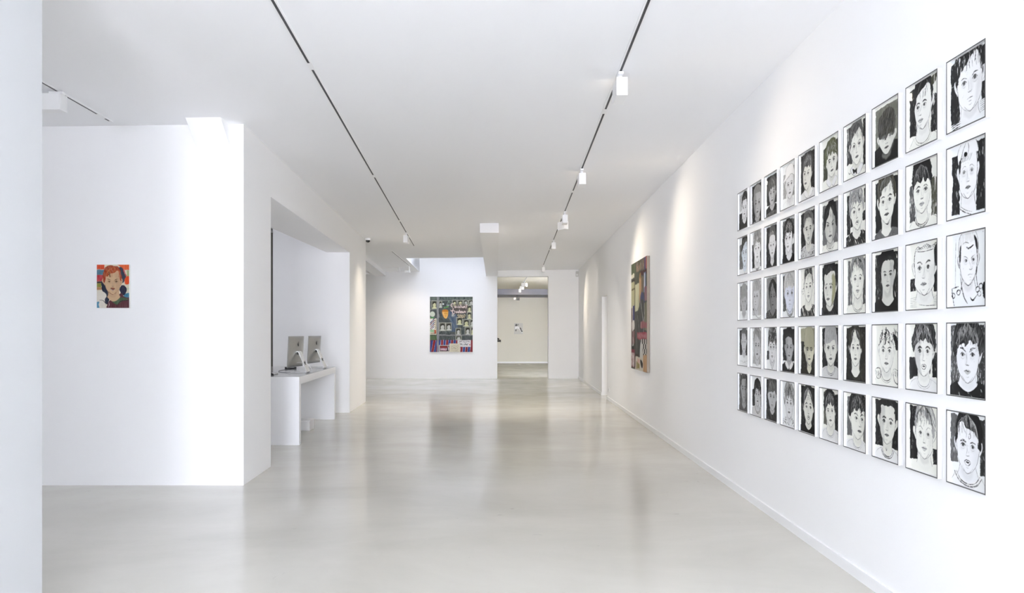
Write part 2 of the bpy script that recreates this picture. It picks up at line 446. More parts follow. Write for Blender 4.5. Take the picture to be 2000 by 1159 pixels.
spotlight('farthest spotlight of the back room track, above the projector', 0.30, 24.5, zb_, math.pi/2, G2, power=8, aim=(0.2, BY, 1.6), size=1.5, blend=1.0, ly=0.09, warm=(1.0,0.82,0.56))

# projector hung from the soffit of the back room
t = thing('projector', 'small grey projector hanging under the back room ceiling', 'projector', (0.19, 25.7, 2.776))
b = bmesh.new(); add_box(b, -0.03, 0.03, -0.03, 0.03, -0.006, 0.0); add_cyl(b, (0,0,0), (0,0,-0.09), 0.012); add_box(b, -0.05, 0.05, -0.05, 0.05, -0.1, -0.085); from_bm('ceiling_mount', b, M['proj'], t)
b = bmesh.new(); add_box(b, -0.02, 0.12, -0.12, 0.12, -0.20, -0.10, 0.012); from_bm('body', b, M['proj'], t)
b = bmesh.new(); add_box(b, -0.13, -0.03, -0.06, 0.06, -0.18, -0.09, 0.01); from_bm('power_box', b, M['alu'], t)
b = bmesh.new(); add_cyl(b, (0.05,-0.12,-0.15), (0.05,-0.14,-0.15), 0.028); from_bm('lens', b, M['screen'], t)

# dome camera
t = thing('dome_camera', 'white ceiling dome camera with black eye, by the left wall end', 'security camera', (-2.60, 11.64, ZC(-2.6)))
b = bmesh.new(); add_cyl(b, (0,0,0), (0,0,-0.038), 0.054, 0.050, 32); from_bm('base', b, M['lamp_white'], t)
b = bmesh.new(); bmesh.ops.create_uvsphere(b, u_segments=24, v_segments=12, radius=0.040)
bmesh.ops.delete(b, geom=[v for v in b.verts if v.co.z > 0.001], context='VERTS')
from_bm('dome', b, M['screen'], t, (0,0,-0.038), smooth=True)

# wall sensor at the end corner
t = thing('motion_sensor', 'small off-white motion sensor high in the far right corner', 'motion sensor', (1.802, YE, 2.905))
b = bmesh.new(); add_box(b, -0.038, 0.038, -0.05, 0, -0.075, 0.075, 0.012); from_bm('body', b, plain('sensor_plastic', (0.62,0.62,0.6), 0.5), t)
b = bmesh.new(); add_box(b, -0.026, 0.026, -0.053, -0.049, -0.05, -0.005, 0.001); from_bm('lens_window', b, M['frame_white'], t)

# wall socket
t = thing('wall_socket', 'white wall socket low on the right wall beside the doorway', 'socket', (XR(12.06), 12.06, 0.20))
b = bmesh.new(); add_box(b, -0.010, 0, -0.041, 0.041, -0.041, 0.041, 0.003); from_bm('plate', b, M['base'], t)
b = bmesh.new(); add_cyl(b, (-0.011,0,0), (-0.0102,0,0), 0.022, seg=28); from_bm('insert', b, plain('socket_recess', (0.6,0.6,0.6), 0.5), t)

# ------------------------------------------------------------------ desk in the alcove
dt = thing('reception_desk', 'long white lacquered reception desk standing in the left alcove', 'desk', (-2.9, 8.3, 0))
ox, oy = -2.9, 8.3
DN, DF = 7.225, 9.47
def XD(y): return -2.383-0.0925*(y-7.225)
ZD = 0.768
def dprism(bm, poly, z0, z1): add_prism(bm, [(x-ox, y-oy) for x, y in poly], z0, z1)
b = bmesh.new()
dprism(b, [(-3.9,DN),(XD(DN),DN),(XD(DF),DF),(-3.9,DF)], ZD-0.09, ZD-0.004)
from_bm('apron', b, M['lacquer'], dt)
b = bmesh.new()
dprism(b, [(-3.9,DN),(XD(DN),DN),(XD(8.375),8.375),(-3.9,8.375)], ZD-0.004, ZD)
dprism(b, [(-3.9,8.383),(XD(8.383),8.383),(XD(DF),DF),(-3.9,DF)], ZD-0.004, ZD)
from_bm('desktop', b, M['desk_top'], dt)
b = bmesh.new(); dprism(b, [(-3.9,8.375),(XD(8.375)-0.02,8.375),(XD(8.383)-0.02,8.383),(-3.9,8.383)], ZD-0.0039, ZD-0.002)
from_bm('seam', b, M['black'], dt)
b = bmesh.new(); dprism(b, [(-3.9,DN),(XD(DN),DN),(XD(DN+0.085),DN+0.085),(-3.9,DN+0.085)], 0, ZD-0.09); from_bm('side_panel', b, M['lacquer'], dt)
b = bmesh.new(); dprism(b, [(-3.9,DF-0.085),(XD(DF-0.085),DF-0.085),(XD(DF),DF),(-3.9,DF)], 0, ZD-0.09); from_bm('side_panel', b, M['lacquer'], dt)

# lidded box under the desk
t = thing('storage_box', 'small white lidded box on the floor under the desk', 'box', (-2.785, 8.39, 0))
b = bmesh.new(); add_box(b, -0.19, 0.183, -0.10, 0.09, 0, 0.118, 0.003); from_bm('body', b, M['lacquer'], t)
b = bmesh.new(); add_box(b, -0.194, 0.187, -0.085, 0.11, 0.118, 0.136, 0.003); from_bm('lid', b, M['lacquer'], t)

# ------------------------------------------------------------------ computers: backs turned to the room
def computer(label, x, y, rz):
    t = thing('desktop_computer', label, 'computer', (x, y, ZD), rz, 'all-in-one computers on the desk')
    W, H0, H1 = 0.264, 0.075, 0.450        # half width along Y, panel bottom, top
    # body: thin at the rim, bulging toward the middle of the back (+X is the back)
    n, m = 20, 14; b = bmesh.new()
    tilt = 0.02
    def px(z): return -0.075 - (z-0.26)*(-tilt/0.2)*0.5
    back = []
    for i in range(n+1):
        row = []
        for j in range(m+1):
            u = i/n*2-1; v = j/m*2-1
            bulge = 0.006+0.030*max(0, 1-abs(u)**2.2)*max(0, 1-abs(v)**2.2)
            yy = u*W; zz = (H0+H1)/2+v*(H1-H0)/2
            row.append(b.verts.new((px(zz)+bulge, yy, zz)))
        back.append(row)
    front = [[b.verts.new((px(H0), -W, H0)), b.verts.new((px(H1), -W, H1))], [b.verts.new((px(H0), W, H0)), b.verts.new((px(H1), W, H1))]]
    for i in range(n):
        for j in range(m):
            b.faces.new((back[i][j], back[i+1][j], back[i+1][j+1], back[i][j+1]))
    b.faces.new([front[0][0], front[0][1], front[1][1], front[1][0]])
    b.faces.new([front[0][0]]+[back[i][0] for i in range(n+1)]+[front[1][0]])
    b.faces.new([front[1][1]]+[back[i][m] for i in range(n, -1, -1)]+[front[0][1]])
    b.faces.new([front[0][1]]+[back[0][j] for j in range(m, -1, -1)]+[front[0][0]])
    b.faces.new([front[1][0]]+[back[n][j] for j in range(m+1)]+[front[1][1]])
    body = from_bm('housing', b, M['alu'], t, smooth=False)
    for p in body.data.polygons: p.use_smooth = len(p.vertices) == 4 and p.area < 0.01
    b = bmesh.new()
    xs0, xs1 = px(H0+0.05)-0.0015, px(H1-0.01)-0.0015
    v = [b.verts.new(p) for p in ((xs0,-W+.01,H0+.05),(xs0,W-.01,H0+.05),(xs1,W-.01,H1-.01),(xs1,-W+.01,H1-.01),
                                  (xs0+.001,-W+.01,H0+.05),(xs0+.001,W-.01,H0+.05),(xs1+.001,W-.01,H1-.01),(xs1+.001,-W+.01,H1-.01))]
    for q in ((0,1,2,3),(7,6,5,4),(0,4,5,1),(1,5,6,2),(2,6,7,3),(3,7,4,0)): b.faces.new([v[i] for i in q])
    from_bm('screen', b, M['screen'], t)
    # fruit-shaped dark emblem on the back, built as a solid little plate
    zc_ = 0.345; pts = []
    for k in range(28):
        a = 2*math.pi*k/28
        r = 0.021*(1-0.10*max(0, math.cos(a-math.pi/2))**6-0.08*max(0, math.cos(a+math.pi/2))**8)
        yy, zz = r*0.95*math.cos(a), r*math.sin(a)
        if yy > 0.013 and abs(zz-0.004) < 0.010: yy = 0.013
        pts.append((yy, zz))
    b = bmesh.new(); xb = px(zc_)+0.030
    def plate(pts):
        A = [b.verts.new((xb, y_, zc_+z_)) for y_, z_ in pts]; B = [b.verts.new((xb+0.0045, y_, zc_+z_)) for y_, z_ in pts]
        b.faces.new(A[::-1]); b.faces.new(B)
        for i in range(len(A)): j = (i+1) % len(A); b.faces.new((A[i], A[j], B[j], B[i]))
    plate(pts); plate([(0.001,0.024),(0.004,0.031),(0.010,0.035),(0.009,0.028)])
    from_bm('emblem', b, M['black'], t)
    # stand: folded sheet, arm leaning out and down, foot running back under the screen
    prof = [(-0.045,0.262),(-0.030,0.268),(-0.018,0.262),(-0.008,0.245),(0.078,0.035),(0.086,0.015),(0.080,0.004),(0.062,0.0),(-0.115,0.0),
            (-0.115,0.006),(0.058,0.006),(0.071,0.010),(0.076,0.018),(0.070,0.033),(-0.016,0.240),(-0.024,0.254),(-0.034,0.258),(-0.045,0.253)]
    b = bmesh.new(); hw = 0.062
    A = [b.verts.new((x_, -hw if z_ < 0.1 else -hw*0.82, z_)) for x_, z_ in prof]; B = [b.verts.new((x_, hw if z_ < 0.1 else hw*0.82, z_)) for x_, z_ in prof]
    b.faces.new(A); b.faces.new(B[::-1])
    for i in range(len(A)): j = (i+1) % len(A); b.faces.new((A[i], B[i], B[j], A[j]))
    st = from_bm('stand', b, M['alu_bright'], t)
    b = bmesh.new(); add_box(b, -0.053, -0.035, -0.045, 0.045, 0.225, 0.263, 0.003); from_bm('hinge', b, M['black'], t)
    # cable hole and power cable
    b = bmesh.new(); add_cyl(b, (0.036,0,0.118), (0.046,0,0.122), 0.021, seg=24); from_bm('cable_grommet', b, M['black'], st)
    tube('power_cable', [(-0.052,-0.02,0.125),(-0.02,-0.005,0.127),(0.03,0.0,0.122),(0.075,0.01,0.108),(0.098,0.05,0.06),(0.10,0.09,0.012),(0.05,0.16,0.004),(-0.10,0.24,0.004)], 0.0030, M['cable'], t)
    return t
computer('aluminium all-in-one computer seen from behind, nearer one on the white desk', -2.578, 7.90, -0.02)
computer('aluminium all-in-one computer seen from behind, farther one on the white desk', -2.672, 8.95, -0.02)

# keyboard and small things on the desk
t = thing('keyboard', 'slim aluminium and white keyboard at the left end of the desk', 'keyboard', (-2.86, 7.62, ZD), 0.06)
b = bmesh.new(); add_box(b, -0.057, 0.057, -0.14, 0.14, 0.004, 0.010, 0.002); add_box(b, 0.035, 0.055, -0.14, 0.14, 0.0, 0.016, 0.002); from_bm('base', b, M['alu_bright'], t)
b = bmesh.new()
for i in range(5):
    for j in range(13):
        add_box(b, -0.052+i*0.0178, -0.052+i*0.0178+0.0155, -0.136+j*0.0209, -0.136+j*0.0209+0.0180, 0.010, 0.0125)
from_bm('keys', b, M['cable'], t)
t = thing('computer_mouse', 'black computer mouse at the edge of the desk behind the wall corner', 'mouse', (-2.80, 7.44, ZD), 0.3)
b = bmesh.new(); bmesh.ops.create_uvsphere(b, u_segments=20, v_segments=12, radius=1)
for v in b.verts: v.co = Vector((v.co.x*0.052, v.co.y*0.03, max(0, v.co.z)*0.034))
from_bm('shell', b, M['black'], t, smooth=True)
b = bmesh.new(); add_cyl(b, (0.028,-0.003,0.0265), (0.028,0.003,0.0265), 0.006, seg=14); from_bm('scroll_wheel', b, M['alu'], t)
t = thing('desk_phone', 'flat black handset lying on the desk behind the nearer computer', 'phone', (-3.02, 8.80, ZD), 0.4)
b = bmesh.new(); add_box(b, -0.075, 0.075, -0.03, 0.03, 0, 0.018, 0.005); add_box(b, 0.045, 0.075, -0.03, 0.03, 0.012, 0.026, 0.004); add_box(b, -0.075, -0.045, -0.03, 0.03, 0.012, 0.026, 0.004); from_bm('handset', b, M['black'], t)
b = bmesh.new(); add_box(b, -0.04, 0.03, -0.02, 0.02, 0.018, 0.019); from_bm('keypad', b, M['alu'], t)
cb = tube('loose_cable', [(-2.95,8.65,ZD+0.004),(-3.02,8.45,ZD+0.004),(-2.93,8.1,ZD+0.004),(-2.78,7.93,ZD+0.004),(-2.70,7.86,ZD+0.012)], 0.0028, M['grey_cable'])
tag(cb, 'thin grey cable curling across the desktop behind the nearer computer', 'cable')

# ------------------------------------------------------------------ sculpture on a shelf in the back room
t = thing('wall_shelf', 'thin white shelf behind the tall opening, carrying the dark sculpture', 'shelf', (-0.66, YE+0.3, 1.005))
b = bmesh.new(); add_box(b, -0.33, 0.33, 0, 1.0, -0.02, 0); from_bm('board', b, M['warm_wall'], t)
for xb_ in (-0.30, 0.05):
    b = bmesh.new(); add_box(b, xb_, xb_+0.02, 0, 0.5, -0.12, -0.02); from_bm('bracket', b, M['warm_wall'], t)
t = thing('sculpture', 'small dark bronze figure on a block, half hidden by the tall opening', 'sculpture', (-0.52, 18.95, 1.005))
b = bmesh.new(); add_box(b, -0.20, 0.195, -0.10, 0.10, 0, 0.062, 0.004); from_bm('plinth', b, M['bronze'], t)
# seated, draped figure as one continuous skin
me = bpy.data.meshes.new('figure')
vs = [(0,0,0.09),(0.0,0,0.17),(-0.01,0,0.25),(-0.01,0,0.29),(0.0,0,0.335),(0.07,-0.03,0.10),(0.14,-0.03,0.085),(0.07,0.03,0.10),(0.15,0.03,0.08),(0.03,-0.05,0.23),(0.06,-0.05,0.15),(0.03,0.05,0.23),(0.065,0.045,0.15)]
es = [(0,1),(1,2),(2,3),(3,4),(0,5),(5,6),(0,7),(7,8),(2,9),(9,10),(2,11),(11,12)]
rr = [0.055,0.050,0.045,0.020,0.034,0.034,0.020,0.034,0.020,0.022,0.016,0.022,0.016]
me.from_pydata(vs, es, [])
fo = link('figure', me, M['bronze'], t)
sk = fo.modifiers.new('skin', 'SKIN'); sb = fo.modifiers.new('sub', 'SUBSURF'); sb.levels = 2; sb.render_levels = 2
for v, r in zip(me.skin_vertices[0].data, rr): v.radius = (r, r)
me.skin_vertices[0].data[0].use_root = True
# ------------------------------------------------------------------ painter: brushwork laid down on a fine grid of painted points
class Lin(tuple): pass          # a colour that is already linear
class Art:
    def __init__(s, W, H, asp, paper, seed):
        s.W, s.H, s.asp = W, H, asp
        s.rg = np.random.default_rng(seed)
        s.X, s.Y = np.meshgrid((np.arange(W)+0.5)/W*asp, (np.arange(H)+0.5)/H)
        s.img = np.empty((H, W, 3)); s.img[:] = s.c(paper)
        s.nA = s.nz(14, 14, 0, 3)-0.5; s.nB = s.nz(14, 14, 0, 3)-0.5
        s.nC = (s.nz(45, 45, 0, 2)-0.5)*2.2
    def c(s, col):
        if isinstance(col, Lin): return np.array(col, float)
        v = np.array((col, col, col*0.99) if isinstance(col, (int, float)) else col, dtype=float)
        return np.minimum(np.maximum(v, 0)**1.7*1.2, 0.93)
    def nz(s, fx, fy, ang=0.0, octv=3):
        a = math.radians(ang); ca, sa = math.cos(a), math.sin(a)
        x = s.X*ca+s.Y*sa; y = -s.X*sa+s.Y*ca
        out = np.zeros_like(x); amp = 1.0; tot = 0.0
        for o in range(octv):
            g = s.rg.random((64, 64))
            xx = x*fx+7.3; yy = y*fy+9.1
            xi = np.floor(xx).astype(int); yi = np.floor(yy).astype(int)
            xf = xx-xi; yf = yy-yi; xf = xf*xf*(3-2*xf); yf = yf*yf*(3-2*yf)
            a0 = g[yi % 64, xi % 64]*(1-xf)+g[yi % 64, (xi+1) % 64]*xf
            a1 = g[(yi+1) % 64, xi % 64]*(1-xf)+g[(yi+1) % 64, (xi+1) % 64]*xf
            out += amp*(a0*(1-yf)+a1*yf); tot += amp; amp *= 0.55; fx *= 2.1; fy *= 2.1
        return out/tot
    def spline(s, pts, closed, k=6):
        P = np.array(pts, float); n = len(P); out = []
        rng = range(n) if closed else range(n-1)
        for i in rng:
            if closed: a, b, c_, d = P[(i-1) % n], P[i], P[(i+1) % n], P[(i+2) % n]
            else: a, b, c_, d = P[max(i-1, 0)], P[i], P[i+1], P[min(i+2, n-1)]
            for q in range(k):
                t = q/k
                out.append(0.5*(2*b+(c_-a)*t+(2*a-5*b+4*c_-d)*t*t+(3*b-a-3*c_+d)*t**3))
        if not closed: out.append(P[-1])
        return np.array(out)
    def poly(s, pts, col, rag=0.012, soft=0.004, dry=0.0, ang=90, fx=7, smooth=True, al=1.0, var=0.0):
        P = s.spline(pts, True, 4) if smooth else np.array(pts, float)
        P = P*np.array([s.asp, 1.0])
        m = 0.03+rag
        j0 = max(0, int((P[:,0].min()-m)/s.asp*s.W)); j1 = min(s.W, int((P[:,0].max()+m)/s.asp*s.W)+1)
        i0 = max(0, int((P[:,1].min()-m)*s.H)); i1 = min(s.H, int((P[:,1].max()+m)*s.H)+1)
        if j1 <= j0 or i1 <= i0: return
        sl = (slice(i0, i1), slice(j0, j1))
        x = s.X[sl]+s.nA[sl]*rag*2; y = s.Y[sl]+s.nB[sl]*rag*2
        d2 = np.full(x.shape, 9.0); ins = np.zeros(x.shape, bool)
        n = len(P)
        for i in range(n):
            ax, ay = P[i]; bx, by = P[(i+1) % n]
            ex, ey = bx-ax, by-ay; L = ex*ex+ey*ey+1e-12
            t = np.clip(((x-ax)*ex+(y-ay)*ey)/L, 0, 1)
            d2 = np.minimum(d2, (x-ax-t*ex)**2+(y-ay-t*ey)**2)
            if abs(ey) > 1e-9:
                ins ^= ((ay > y) != (by > y)) & (x < ex*(y-ay)/ey+ax)
        sd = np.sqrt(d2); sd[ins] *= -1
        mask = np.clip(0.5-sd/(2*soft), 0, 1)
        tone = s.c(col)
        if dry > 0 or var > 0:
            st = s.nz(fx, fx*7, ang, 3)[sl]
            if dry > 0: mask = mask*np.clip((st-(dry*0.62+0.08))*9+0.5, 0, 1)
        mask = (mask*al)[..., None]
        if var > 0:
            tn = np.clip(tone+(st[..., None]-0.5)*2*var, 0.01, 0.95)
        else: tn = tone
        s.img[sl] = s.img[sl]*(1-mask)+tn*mask
    def rect(s, u0, v0, u1, v1, col, **k):
        s.poly([(u0,v0),(u1,v0),(u1,v1),(u0,v1)], col, smooth=False, **k)
    def line(s, pts, w, col, al=1.0, taper=0.6, rough=0.35, closed=False, k=5):
        pts = [(u+s.rg.normal(0, .0022), v+s.rg.normal(0, .0018)) for u, v in pts]
        P = s.spline(pts, closed, k)*np.array([s.asp, 1.0])
        if closed: P = np.vstack([P, P[:1]])
        m = w*1.6+0.01
        j0 = max(0, int((P[:,0].min()-m)/s.asp*s.W)); j1 = min(s.W, int((P[:,0].max()+m)/s.asp*s.W)+1)
        i0 = max(0, int((P[:,1].min()-m)*s.H)); i1 = min(s.H, int((P[:,1].max()+m)*s.H)+1)
        if j1 <= j0 or i1 <= i0: return
        sl = (slice(i0, i1), slice(j0, j1)); x = s.X[sl]; y = s.Y[sl]
        best = np.full(x.shape, 9.0); n = len(P)-1
        for i in range(n):
            ax, ay = P[i]; bx, by = P[i+1]; ex, ey = bx-ax, by-ay; L = ex*ex+ey*ey+1e-12
            t = np.clip(((x-ax)*ex+(y-ay)*ey)/L, 0, 1)
            f = (i+t)/n; ww = w*(1-taper*np.abs(2*f-1)**2)
            best = np.minimum(best, np.sqrt((x-ax-t*ex)**2+(y-ay-t*ey)**2)-ww*0.5)
        best = best+(s.nA[sl]*w*rough*2)
        mask = (np.clip(0.5-best/0.005, 0, 1)*al*np.clip(0.95+s.nC[sl], 0.40, 1))[..., None]
        s.img[sl] = s.img[sl]*(1-mask)+s.c(col)*mask
    def dots(s, box, n, w, col, ln=0.02, ang=90, sp=40, al=1.0):
        u0, v0, u1, v1 = box
        for _ in range(n):
            u = s.rg.uniform(u0, u1); v = s.rg.uniform(v0, v1); a = math.radians(ang+s.rg.uniform(-sp, sp)); l = ln*s.rg.uniform(0.4, 1.4)
            du, dv = math.cos(a)*l/s.asp, math.sin(a)*l
            s.line([(u-du, v-dv), (u+s.rg.uniform(-.3,.3)*l, v+s.rg.uniform(-.3,.3)*l), (u+du, v+dv)], w*s.rg.uniform(0.6, 1.3), col, al, k=2)
    def build(s, name, w, h, parent, loc, face='-x'):
        """fine grid whose points carry the paint; local axes depend on which way the picture faces"""
        W, H = s.W, s.H
        us = np.linspace(0, 1, W); vs = np.linspace(0, 1, H)
        U, V = np.meshgrid(us, vs)
        co = np.zeros((H*W, 3))
        z = (0.5-V.ravel())*h
        if face == '-x': co[:,0] = 0; co[:,1] = (0.5-U.ravel())*w; co[:,2] = z     # picture's left is far (+y)
        else: co[:,0] = (U.ravel()-0.5)*w; co[:,2] = z                              # faces -y
        idx = np.arange(H*W).reshape(H, W)
        q = np.stack([idx[1:, :-1], idx[1:, 1:], idx[:-1, 1:], idx[:-1, :-1]], -1).reshape(-1, 4)
        me = bpy.data.meshes.new(name)
        me.vertices.add(H*W); me.vertices.foreach_set('co', co.ravel().astype(np.float32))
        nf = len(q); me.loops.add(nf*4); me.loops.foreach_set('vertex_index', q.ravel().astype(np.int32))
        me.polygons.add(nf); me.polygons.foreach_set('loop_start', np.arange(0, nf*4, 4, dtype=np.int32))
        me.update(calc_edges=True)
        at = me.color_attributes.new('paint', 'FLOAT_COLOR', 'POINT')
        col = np.ones((H*W, 4), np.float32); col[:, :3] = np.clip(s.img.reshape(-1, 3), 0, 1)
        at.data.foreach_set('color', col.ravel())
        return link(name, me, M['art'], parent, loc)

INK = 0.018
HAIR = {
 'crop':  [(-1.04,0.0),(-1.12,-.5),(-.85,-1.05),(0,-1.25),(.85,-1.05),(1.12,-.5),(1.04,0.0),(.92,-.3),(.82,-.62),(.3,-.72),(-.3,-.70),(-.82,-.6),(-.92,-.3)],
 'fringe':[(-1.08,.05),(-1.2,-.5),(-.85,-1.12),(0,-1.3),(.85,-1.12),(1.2,-.5),(1.08,.05),(.92,-.15),(.75,-.38),(.5,-.22),(.3,-.40),(.05,-.24),(-.2,-.42),(-.45,-.25),(-.7,-.40),(-.92,-.15)],
 'sweep': [(-1.06,.0),(-1.15,-.5),(-.85,-1.08),(0,-1.28),(.85,-1.1),(1.18,-.55),(1.06,.12),(.88,-.05),(.8,-.30),(.35,-.52),(-.15,-.70),(-.6,-.78),(-.86,-.5),(-.94,-.2)],
 'mop':   [(-1.15,.1),(-1.38,-.3),(-1.2,-.85),(-.7,-1.25),(0,-1.4),(.7,-1.25),(1.2,-.85),(1.38,-.3),(1.15,.1),(.95,-.1),(.8,-.42),(.5,-.28),(.2,-.48),(-.1,-.3),(-.4,-.48),(-.7,-.28),(-.92,-.1)],
 'bowl':  [(-1.1,.02),(-1.15,-.5),(-.85,-1.2),(0,-1.45),(.85,-1.2),(1.15,-.5),(1.1,.02),(.95,-.2),(.7,-.38),(.1,-.34),(-.4,-.26),(-.92,-.2)],
 'quiff': [(-1.03,.0),(-1.1,-.5),(-1.0,-1.1),(-.5,-1.42),(.2,-1.5),(.8,-1.3),(1.1,-.6),(1.03,.0),(.92,-.3),(.8,-.68),(.2,-.78),(-.4,-.72),(-.85,-.6),(-.92,-.3)],
 'vpart': [(-1.12,.15),(-1.25,-.4),(-.95,-1.05),(-.2,-1.3),(.6,-1.2),(1.2,-.6),(1.2,.15),(.98,.0),(.7,-.35),(.2,-.7),(-.05,-.95),(-.35,-.7),(-.75,-.3),(-.98,.0)],
 'long':  [(-1.15,.8),(-1.25,-.3),(-.95,-1.05),(0,-1.3),(.95,-1.05),(1.25,-.3),(1.15,.8),(.98,.4),(.92,-.2),(.5,-.6),(0,-.68),(-.5,-.6),(-.92,-.2),(-.98,.4)],
 'tall':  [(-1.05,.05),(-1.18,-.6),(-.9,-1.25),(-.2,-1.5),(.5,-1.5),(1.0,-1.1),(1.15,-.5),(1.05,.05),(.92,-.2),(.7,-.42),(.4,-.3),(.1,-.46),(-.2,-.34),(-.6,-.42),(-.92,-.15)],
 'big':   [(-1.0,-.05),(-1.15,-.6),(-.9,-1.3),(-.2,-1.62),(.5,-1.6),(1.0,-1.1),(1.12,-.5),(1.0,-.05),(.6,.06),(.2,-.1),(-.1,.1),(-.5,-.02)],
}
def mean(c): return c if isinstance(c, (int, float)) else sum(c)/3
def portrait(a, bg=(), face=0.86, cx=.5, cy=.41, rx=.28, ry=.37, tilt=0, dx=0.0, hair='crop', flip=False, ht=INK+.03, hd=0.0, hv=0.03,
             ns=14, st=0.5, sw=0.006, ol=0.0065, ot=0.1, brow=0.014, eye=1.0, et=0.05, mouth='m', mt=0.12, ears=(1,1), neck=.17, nb=.86, nx=0.0,
             shirt=None, shv=0.0, sd=0.0, collar='tee', cw=0.008, shade=None, jaw=.74, tex=0, dome=None, ext=None, line=INK):
    rg = a.rg; asp = a.asp
    t = math.radians(tilt); RX = rx*asp
    def L(p, q):
        X = cx*asp+p*RX*math.cos(t)-q*ry*math.sin(t); Y = cy+p*RX*math.sin(t)+q*ry*math.cos(t)
        return (X/asp, Y)
    LL = lambda pts: [L(p, q) for p, q in pts]
    for r in bg:
        u0, v0, u1, v1, tn, dr = r[:6]
        k = 7 if len(r) < 7 else r[6]
        # uneven brushed edge
        a.poly([(u0,v0+rg.uniform(0,.02)),((u0+u1)/2,v0),(u1,v0+rg.uniform(0,.02)),(u1+rg.uniform(-.01,.01),(v0+v1)/2),(u1,v1),((u0+u1)/2,v1+rg.uniform(-.02,.01)),(u0,v1),(u0+rg.uniform(-.015,.01),(v0+v1)/2)],
               tn, rag=0.02, dry=dr, ang=rg.uniform(75, 100), fx=k, smooth=False, var=0.01+0.05*min(1, mean(tn)*3))
        if dr > 0:
            a.dots((u0+.02, v0+.02, u1-.02, v1-.02), int(70*(u1-u0)*(v1-v0)*(1+dr*3)), 0.006, min(.75, mean(tn)+.45), 0.02, 90, 25, 0.5)
    # shoulders
    by = nb-.05
    if shirt is not None:
        a.poly([(-.1,1.1),(-.06,by+.10),(.12,by+.02),(cx+nx-neck*1.15,by-.02),(cx+nx,by+.05),(cx+nx+neck*1.15,by-.02),(.90,by+.02),(1.06,by+.1),(1.1,1.1)] if collar != 'block' else
               [(.0,by-.02),(.2,by-.05),(.22,by+.12),(.05,by+.13)], shirt, rag=.014, dry=sd, ang=60, var=shv, smooth=True)
    # neck
    fc = a.c(face)
    neckpoly = [L(-.62,.35), L(.62,.35), (cx+nx+neck, by-.04), (cx+nx+neck*1.15, by+.02), (cx+nx+neck*.45, nb+.055), (cx+nx-neck*.1, nb+.07), (cx+nx-neck*.6, nb+.04), (cx+nx-neck*1.15, by+.02), (cx+nx-neck, by-.04)]
    a.poly(neckpoly, Lin(fc*0.97), rag=.006, smooth=True)
    if ol: 
        a.line([L(-.62,.62),(cx+nx-neck*.95,by-.06),(cx+nx-neck*1.15,by+.03)], ol, ot, .8)
        a.line([L(.62,.62),(cx+nx+neck*.95,by-.06),(cx+nx+neck*1.15,by+.03)], ol, ot, .8)
    # head
    head = [(0,-1),(.55,-.92),(.92,-.6),(1.0,-.12),(.95,.25),(jaw+.06,.6),(jaw*.62,.88),(.12,1.0),(-.12,1.0),(-jaw*.62,.88),(-jaw-.06,.6),(-.95,.25),(-1.0,-.12),(-.92,-.6),(-.55,-.92)]
    for sgn, on in ((-1, ears[0]), (1, ears[1])):
        if on:
            e = [(sgn*.93,-.12),(sgn*(1.1+.08*on),-.2),(sgn*(1.14+.1*on),0),(sgn*1.1,.22),(sgn*.95,.3)]
            a.poly(LL(e), Lin(fc), rag=.004); a.line(LL(e), max(ol,.005), ot, .85); a.line(LL([(sgn*1.04,-.05),(sgn*1.08,.06),(sgn*1.03,.15)]), .006, ot, .8)
    a.poly(LL(head), Lin(fc), rag=.005)
    if shade:
        sx, tn, al = shade
        a.poly(LL([(sx*.35,-.6),(sx*.9,-.5),(sx*.98,0),(sx*.9,.4),(sx*.6,.8),(sx*.25,.95),(sx*.4,.3)]), tn, rag=.02, soft=.02, al=al)
    if ol: a.line(LL(head[2:13]), ol, ot, .9, taper=.3)
    # hair
    if hair:
        hp = [((-p if flip else p), q) for p, q in HAIR[hair]]
        hp = [(p+rg.uniform(-.07,.07), q+rg.uniform(-.07,.07)) for p, q in hp]
        a.poly(LL(hp), ht, rag=.026, dry=max(hd, .05), ang=rg.uniform(60,120), fx=9, var=hv)
        if mean(ht) > .3 or hd > .3: a.line(LL(hp[:7]), .008, line+.02, .9, taper=.2)
        sg = -1 if flip else 1
        for i in range(ns):
            p = -0.95+1.9*(i+rg.uniform(.1,.9))/ns
            curl = hair in ('mop',) or tex == 2
            if curl and rg.random() < .75:
                pc = p*.8; qc = -1.28+.3*abs(p)+rg.uniform(0,.25); n_ = 6; wob = rg.uniform(.05,.11); ph = rg.uniform(0,6); dr_ = p*.35+rg.uniform(-.15,.15)
                ln_ = rg.uniform(.35,.85)
                col_ = st if rg.random() < .72 else (.03 if mean(st) > .35 else .55)
                a.line(LL([(pc+dr_*j_/n_+wob*math.sin(ph+j_*1.25), qc+ln_*j_/n_) for j_ in range(n_+1)]), sw*rg.uniform(.6,2.0), col_, .9)
            else:
                s0 = (p*.55-.12*sg, -1.12+.25*abs(p)); s2 = (p*.98+.12*sg*(hair == 'sweep'), -.45+rg.uniform(-.25,.12))
                if abs(p) > .75: s2 = (p*1.05, -.25+rg.uniform(-.1,.2))
                s1 = ((s0[0]+s2[0])/2+rg.uniform(-.05,.05)+.08*(1 if p > 0 else -1), (s0[1]+s2[1])/2-.08)
                a.line(LL([s0, s1, s2]), sw*rg.uniform(.6,1.5), st, .85)
        if hair in ('fringe','mop','sweep','vpart','bowl'):
            for i in range(8):
                p = rg.uniform(-.85,.85); q = rg.uniform(-.6,-.4)
                a.line(LL([(p,q-.15),(p+.03,q),(p+rg.uniform(-.06,.06),q+.16)]), .007, ht if mean(ht) < .35 else .2, .9)
    # features
    k = rx/.28*1.22
    j1, j2, j3 = rg.uniform(-.04,.04), rg.uniform(-.05,.05), rg.uniform(-.03,.03)
